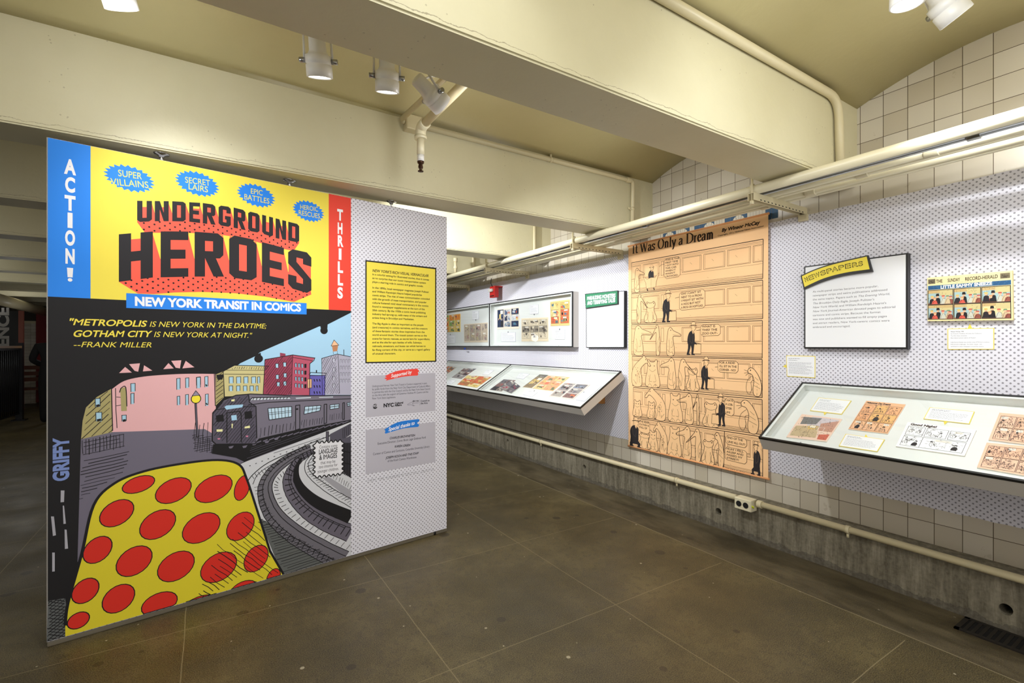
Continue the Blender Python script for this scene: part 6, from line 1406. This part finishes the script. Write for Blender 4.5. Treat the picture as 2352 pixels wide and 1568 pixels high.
# stair railing
A, B = onz(45, 965, 0), onz(0, 963, .145); B.z = 0; d = (B-A).normalized(); B = A+d*1.6
rl = empty('stair_railing', A); tag(rl, 'black metal stair railing with a wooden handrail at the far left', 'railing')
bm = BM(); up = Vector((0, 0, 1)); sd = d.cross(up)
def bar(bm, a, b, w, h):
    a, b = Vector(a), Vector(b); t = (b-a).normalized(); s = t.cross(up).normalized()
    vs = [bm.verts.new(p+s*x+up*y) for p in (a, b) for x, y in ((-w, -h), (w, -h), (w, h), (-w, h))]
    for f in ((0, 1, 2, 3), (7, 6, 5, 4), (0, 4, 5, 1), (1, 5, 6, 2), (2, 6, 7, 3), (3, 7, 4, 0)): bm.faces.new([vs[i] for i in f])
bar(bm, A+up*1.42, B+up*1.42, .045, .022); to_obj('handrail', fix(bm), mat('handrail_oak', (150, 112, 74), .45), rl)
bm = BM(); bar(bm, A+up*.145, B+up*.145, .015, .012); bar(bm, A+up*1.37, B+up*1.37, .015, .012); to_obj('cross_rail', fix(bm), mat('iron_black', (26, 26, 29), .4, .4), rl)
for p_ in (A, B):
    bm = BM(); add_box(bm, (p_.x-.05, p_.y-.05, 0), (p_.x+.05, p_.y+.05, 1.5)); add_box(bm, (p_.x-.1, p_.y-.1, 0), (p_.x+.1, p_.y+.1, .02)); to_obj('post', fix(bm), mat('iron_black', (26, 26, 29), .4, .4), rl)
n = 17
for k in range(1, n):
    p_ = A+d*(1.6*k/n); bm = BM(); add_cyl(bm, p_+up*.15, p_+up*1.37, .009, n=8); to_obj('baluster', fix(bm), mat('iron_black', (26, 26, 29), .4, .4), rl)
# wooden bench in front of the far pillar
ce = onz(70, 936, 0); bn = empty('wooden_bench', ce); tag(bn, 'dark brown slatted wooden bench in the dim far room left of the mural', 'bench'); MW = mat('bench_brown', (96, 52, 32), .5)
bm = BM(); add_box(bm, (ce.x-.25, ce.y-.2, .42), (ce.x+1.3, ce.y+.25, .46)); to_obj('seat', fix(bm), MW, bn)
bm = BM()
for z in (.6, .74, .88): add_box(bm, (ce.x-.25, ce.y+.25, z), (ce.x+1.3, ce.y+.28, z+.09))
to_obj('backrest', fix(bm), MW, bn)
for x in (ce.x-.25, ce.x+1.24):
    bm = BM(); add_box(bm, (x, ce.y-.2, 0), (x+.06, ce.y+.25, .42)); add_box(bm, (x, ce.y+.2, .42), (x+.06, ce.y+.25, 1.0)); add_box(bm, (x, ce.y-.2, .42), (x+.06, ce.y-.14, .66)); add_box(bm, (x, ce.y-.2, .64), (x+.06, ce.y+.22, .68)); to_obj('end_frame', fix(bm), MW, bn)
# person in black, mostly hidden by the mural
def skin(name, nodes, edges, m, parent, sub=2):
    me = bpy.data.meshes.new(name); me.from_pydata([n[0] for n in nodes], edges, []); o = bpy.data.objects.new(name, me); COL.objects.link(o)
    md = o.modifiers.new('skin', 'SKIN'); md.use_smooth_shade = True
    for v, n in zip(me.skin_vertices[0].data, nodes): v.radius = n[1] if isinstance(n[1], tuple) else (n[1], n[1])
    me.skin_vertices[0].data[0].use_root = True
    s = o.modifiers.new('sub', 'SUBSURF'); s.levels = s.render_levels = sub
    bpy.context.view_layer.update(); dg = bpy.context.evaluated_depsgraph_get(); ev = bpy.data.meshes.new_from_object(o.evaluated_get(dg)); bpy.data.objects.remove(o)
    ev.materials.clear(); ev.materials.append(m)
    for p_ in ev.polygons: p_.use_smooth = True
    o = bpy.data.objects.new(name, ev); COL.objects.link(o)
    if parent: o.parent = parent; o.matrix_parent_inverse = parent.matrix_basis.inverted()
    return o
pf = onz(119, 972, 0); X, Y = pf.x, pf.y
pe = empty('person', pf); tag(pe, 'person in black clothes standing in the dim far room, mostly hidden by the mural edge', 'person')
MB_, MS = mat('black_cloth', (14, 13, 14), .9), mat('skin_tone', (190, 140, 112), .5)
V3 = lambda x, y, z: (X+x, Y-y, z)
skin('clothing', [(V3(0, 0, .96), (.15, .12)), (V3(0, 0, 1.18), (.14, .11)), (V3(0, .0, 1.40), (.17, .11)), (V3(0, 0, 1.50), (.07, .07)),
     (V3(-.19, 0, 1.43), .075), (V3(-.27, .02, 1.18), .058), (V3(-.12, -.17, 1.06), .045), (V3(.19, 0, 1.43), .075), (V3(.27, .02, 1.18), .058), (V3(.12, -.17, 1.06), .045),
     (V3(-.10, 0, .88), .10), (V3(-.11, -.01, .50), .075), (V3(-.11, 0, .09), .055), (V3(-.12, -.12, .05), .045), (V3(.10, 0, .88), .10), (V3(.11, -.01, .50), .075), (V3(.11, 0, .09), .055), (V3(.12, -.12, .05), .045)],
     [(0, 1), (1, 2), (2, 3), (2, 4), (4, 5), (5, 6), (2, 7), (7, 8), (8, 9), (0, 10), (10, 11), (11, 12), (12, 13), (0, 14), (14, 15), (15, 16), (16, 17)], MB_, pe)
hd = [(V3(0, 0, 1.46), .05), (V3(0, -.01, 1.55), .052), (V3(0, -.015, 1.62), (.075, .085)), (V3(0, -.01, 1.71), (.078, .092)), (V3(0, 0, 1.76), .05), (V3(0, -.105, 1.655), .014)]
hdo = skin('head', hd, [(0, 1), (1, 2), (2, 3), (3, 4), (2, 5)], MS, pe)
skin('hair', [(V3(0, .03, 1.66), (.078, .075)), (V3(0, .015, 1.745), (.083, .09)), (V3(0, .0, 1.785), .05)], [(0, 1), (1, 2)], mat('dark_hair', (30, 22, 18), .6), hdo)
for s in (-1, 1):
    h0 = Vector(V3(s*.12, -.17, 1.06)); nodes = [(tuple(h0), .028), (tuple(h0+Vector((-s*.04, .05, -.02))), (.03, .018))]; ed = [(0, 1)]
    for k in range(4):
        b = h0+Vector((-s*(.055+.004*k), .07+.006*abs(k-1.5), -.045+.02*k-.01)); i0 = len(nodes); nodes += [(tuple(b), .0095), (tuple(b+Vector((-s*.03, .02, -.008))), .0088), (tuple(b+Vector((-s*.05, .015, -.02))), .0078)]; ed += [(1, i0), (i0, i0+1), (i0+1, i0+2)]
    b = h0+Vector((-s*.02, .03, .03)); i0 = len(nodes); nodes += [(tuple(b), .011), (tuple(b+Vector((-s*.03, .02, .012))), .009)]; ed += [(0, i0), (i0, i0+1)]
    skin('hand', nodes, ed, MS, pe, 1)
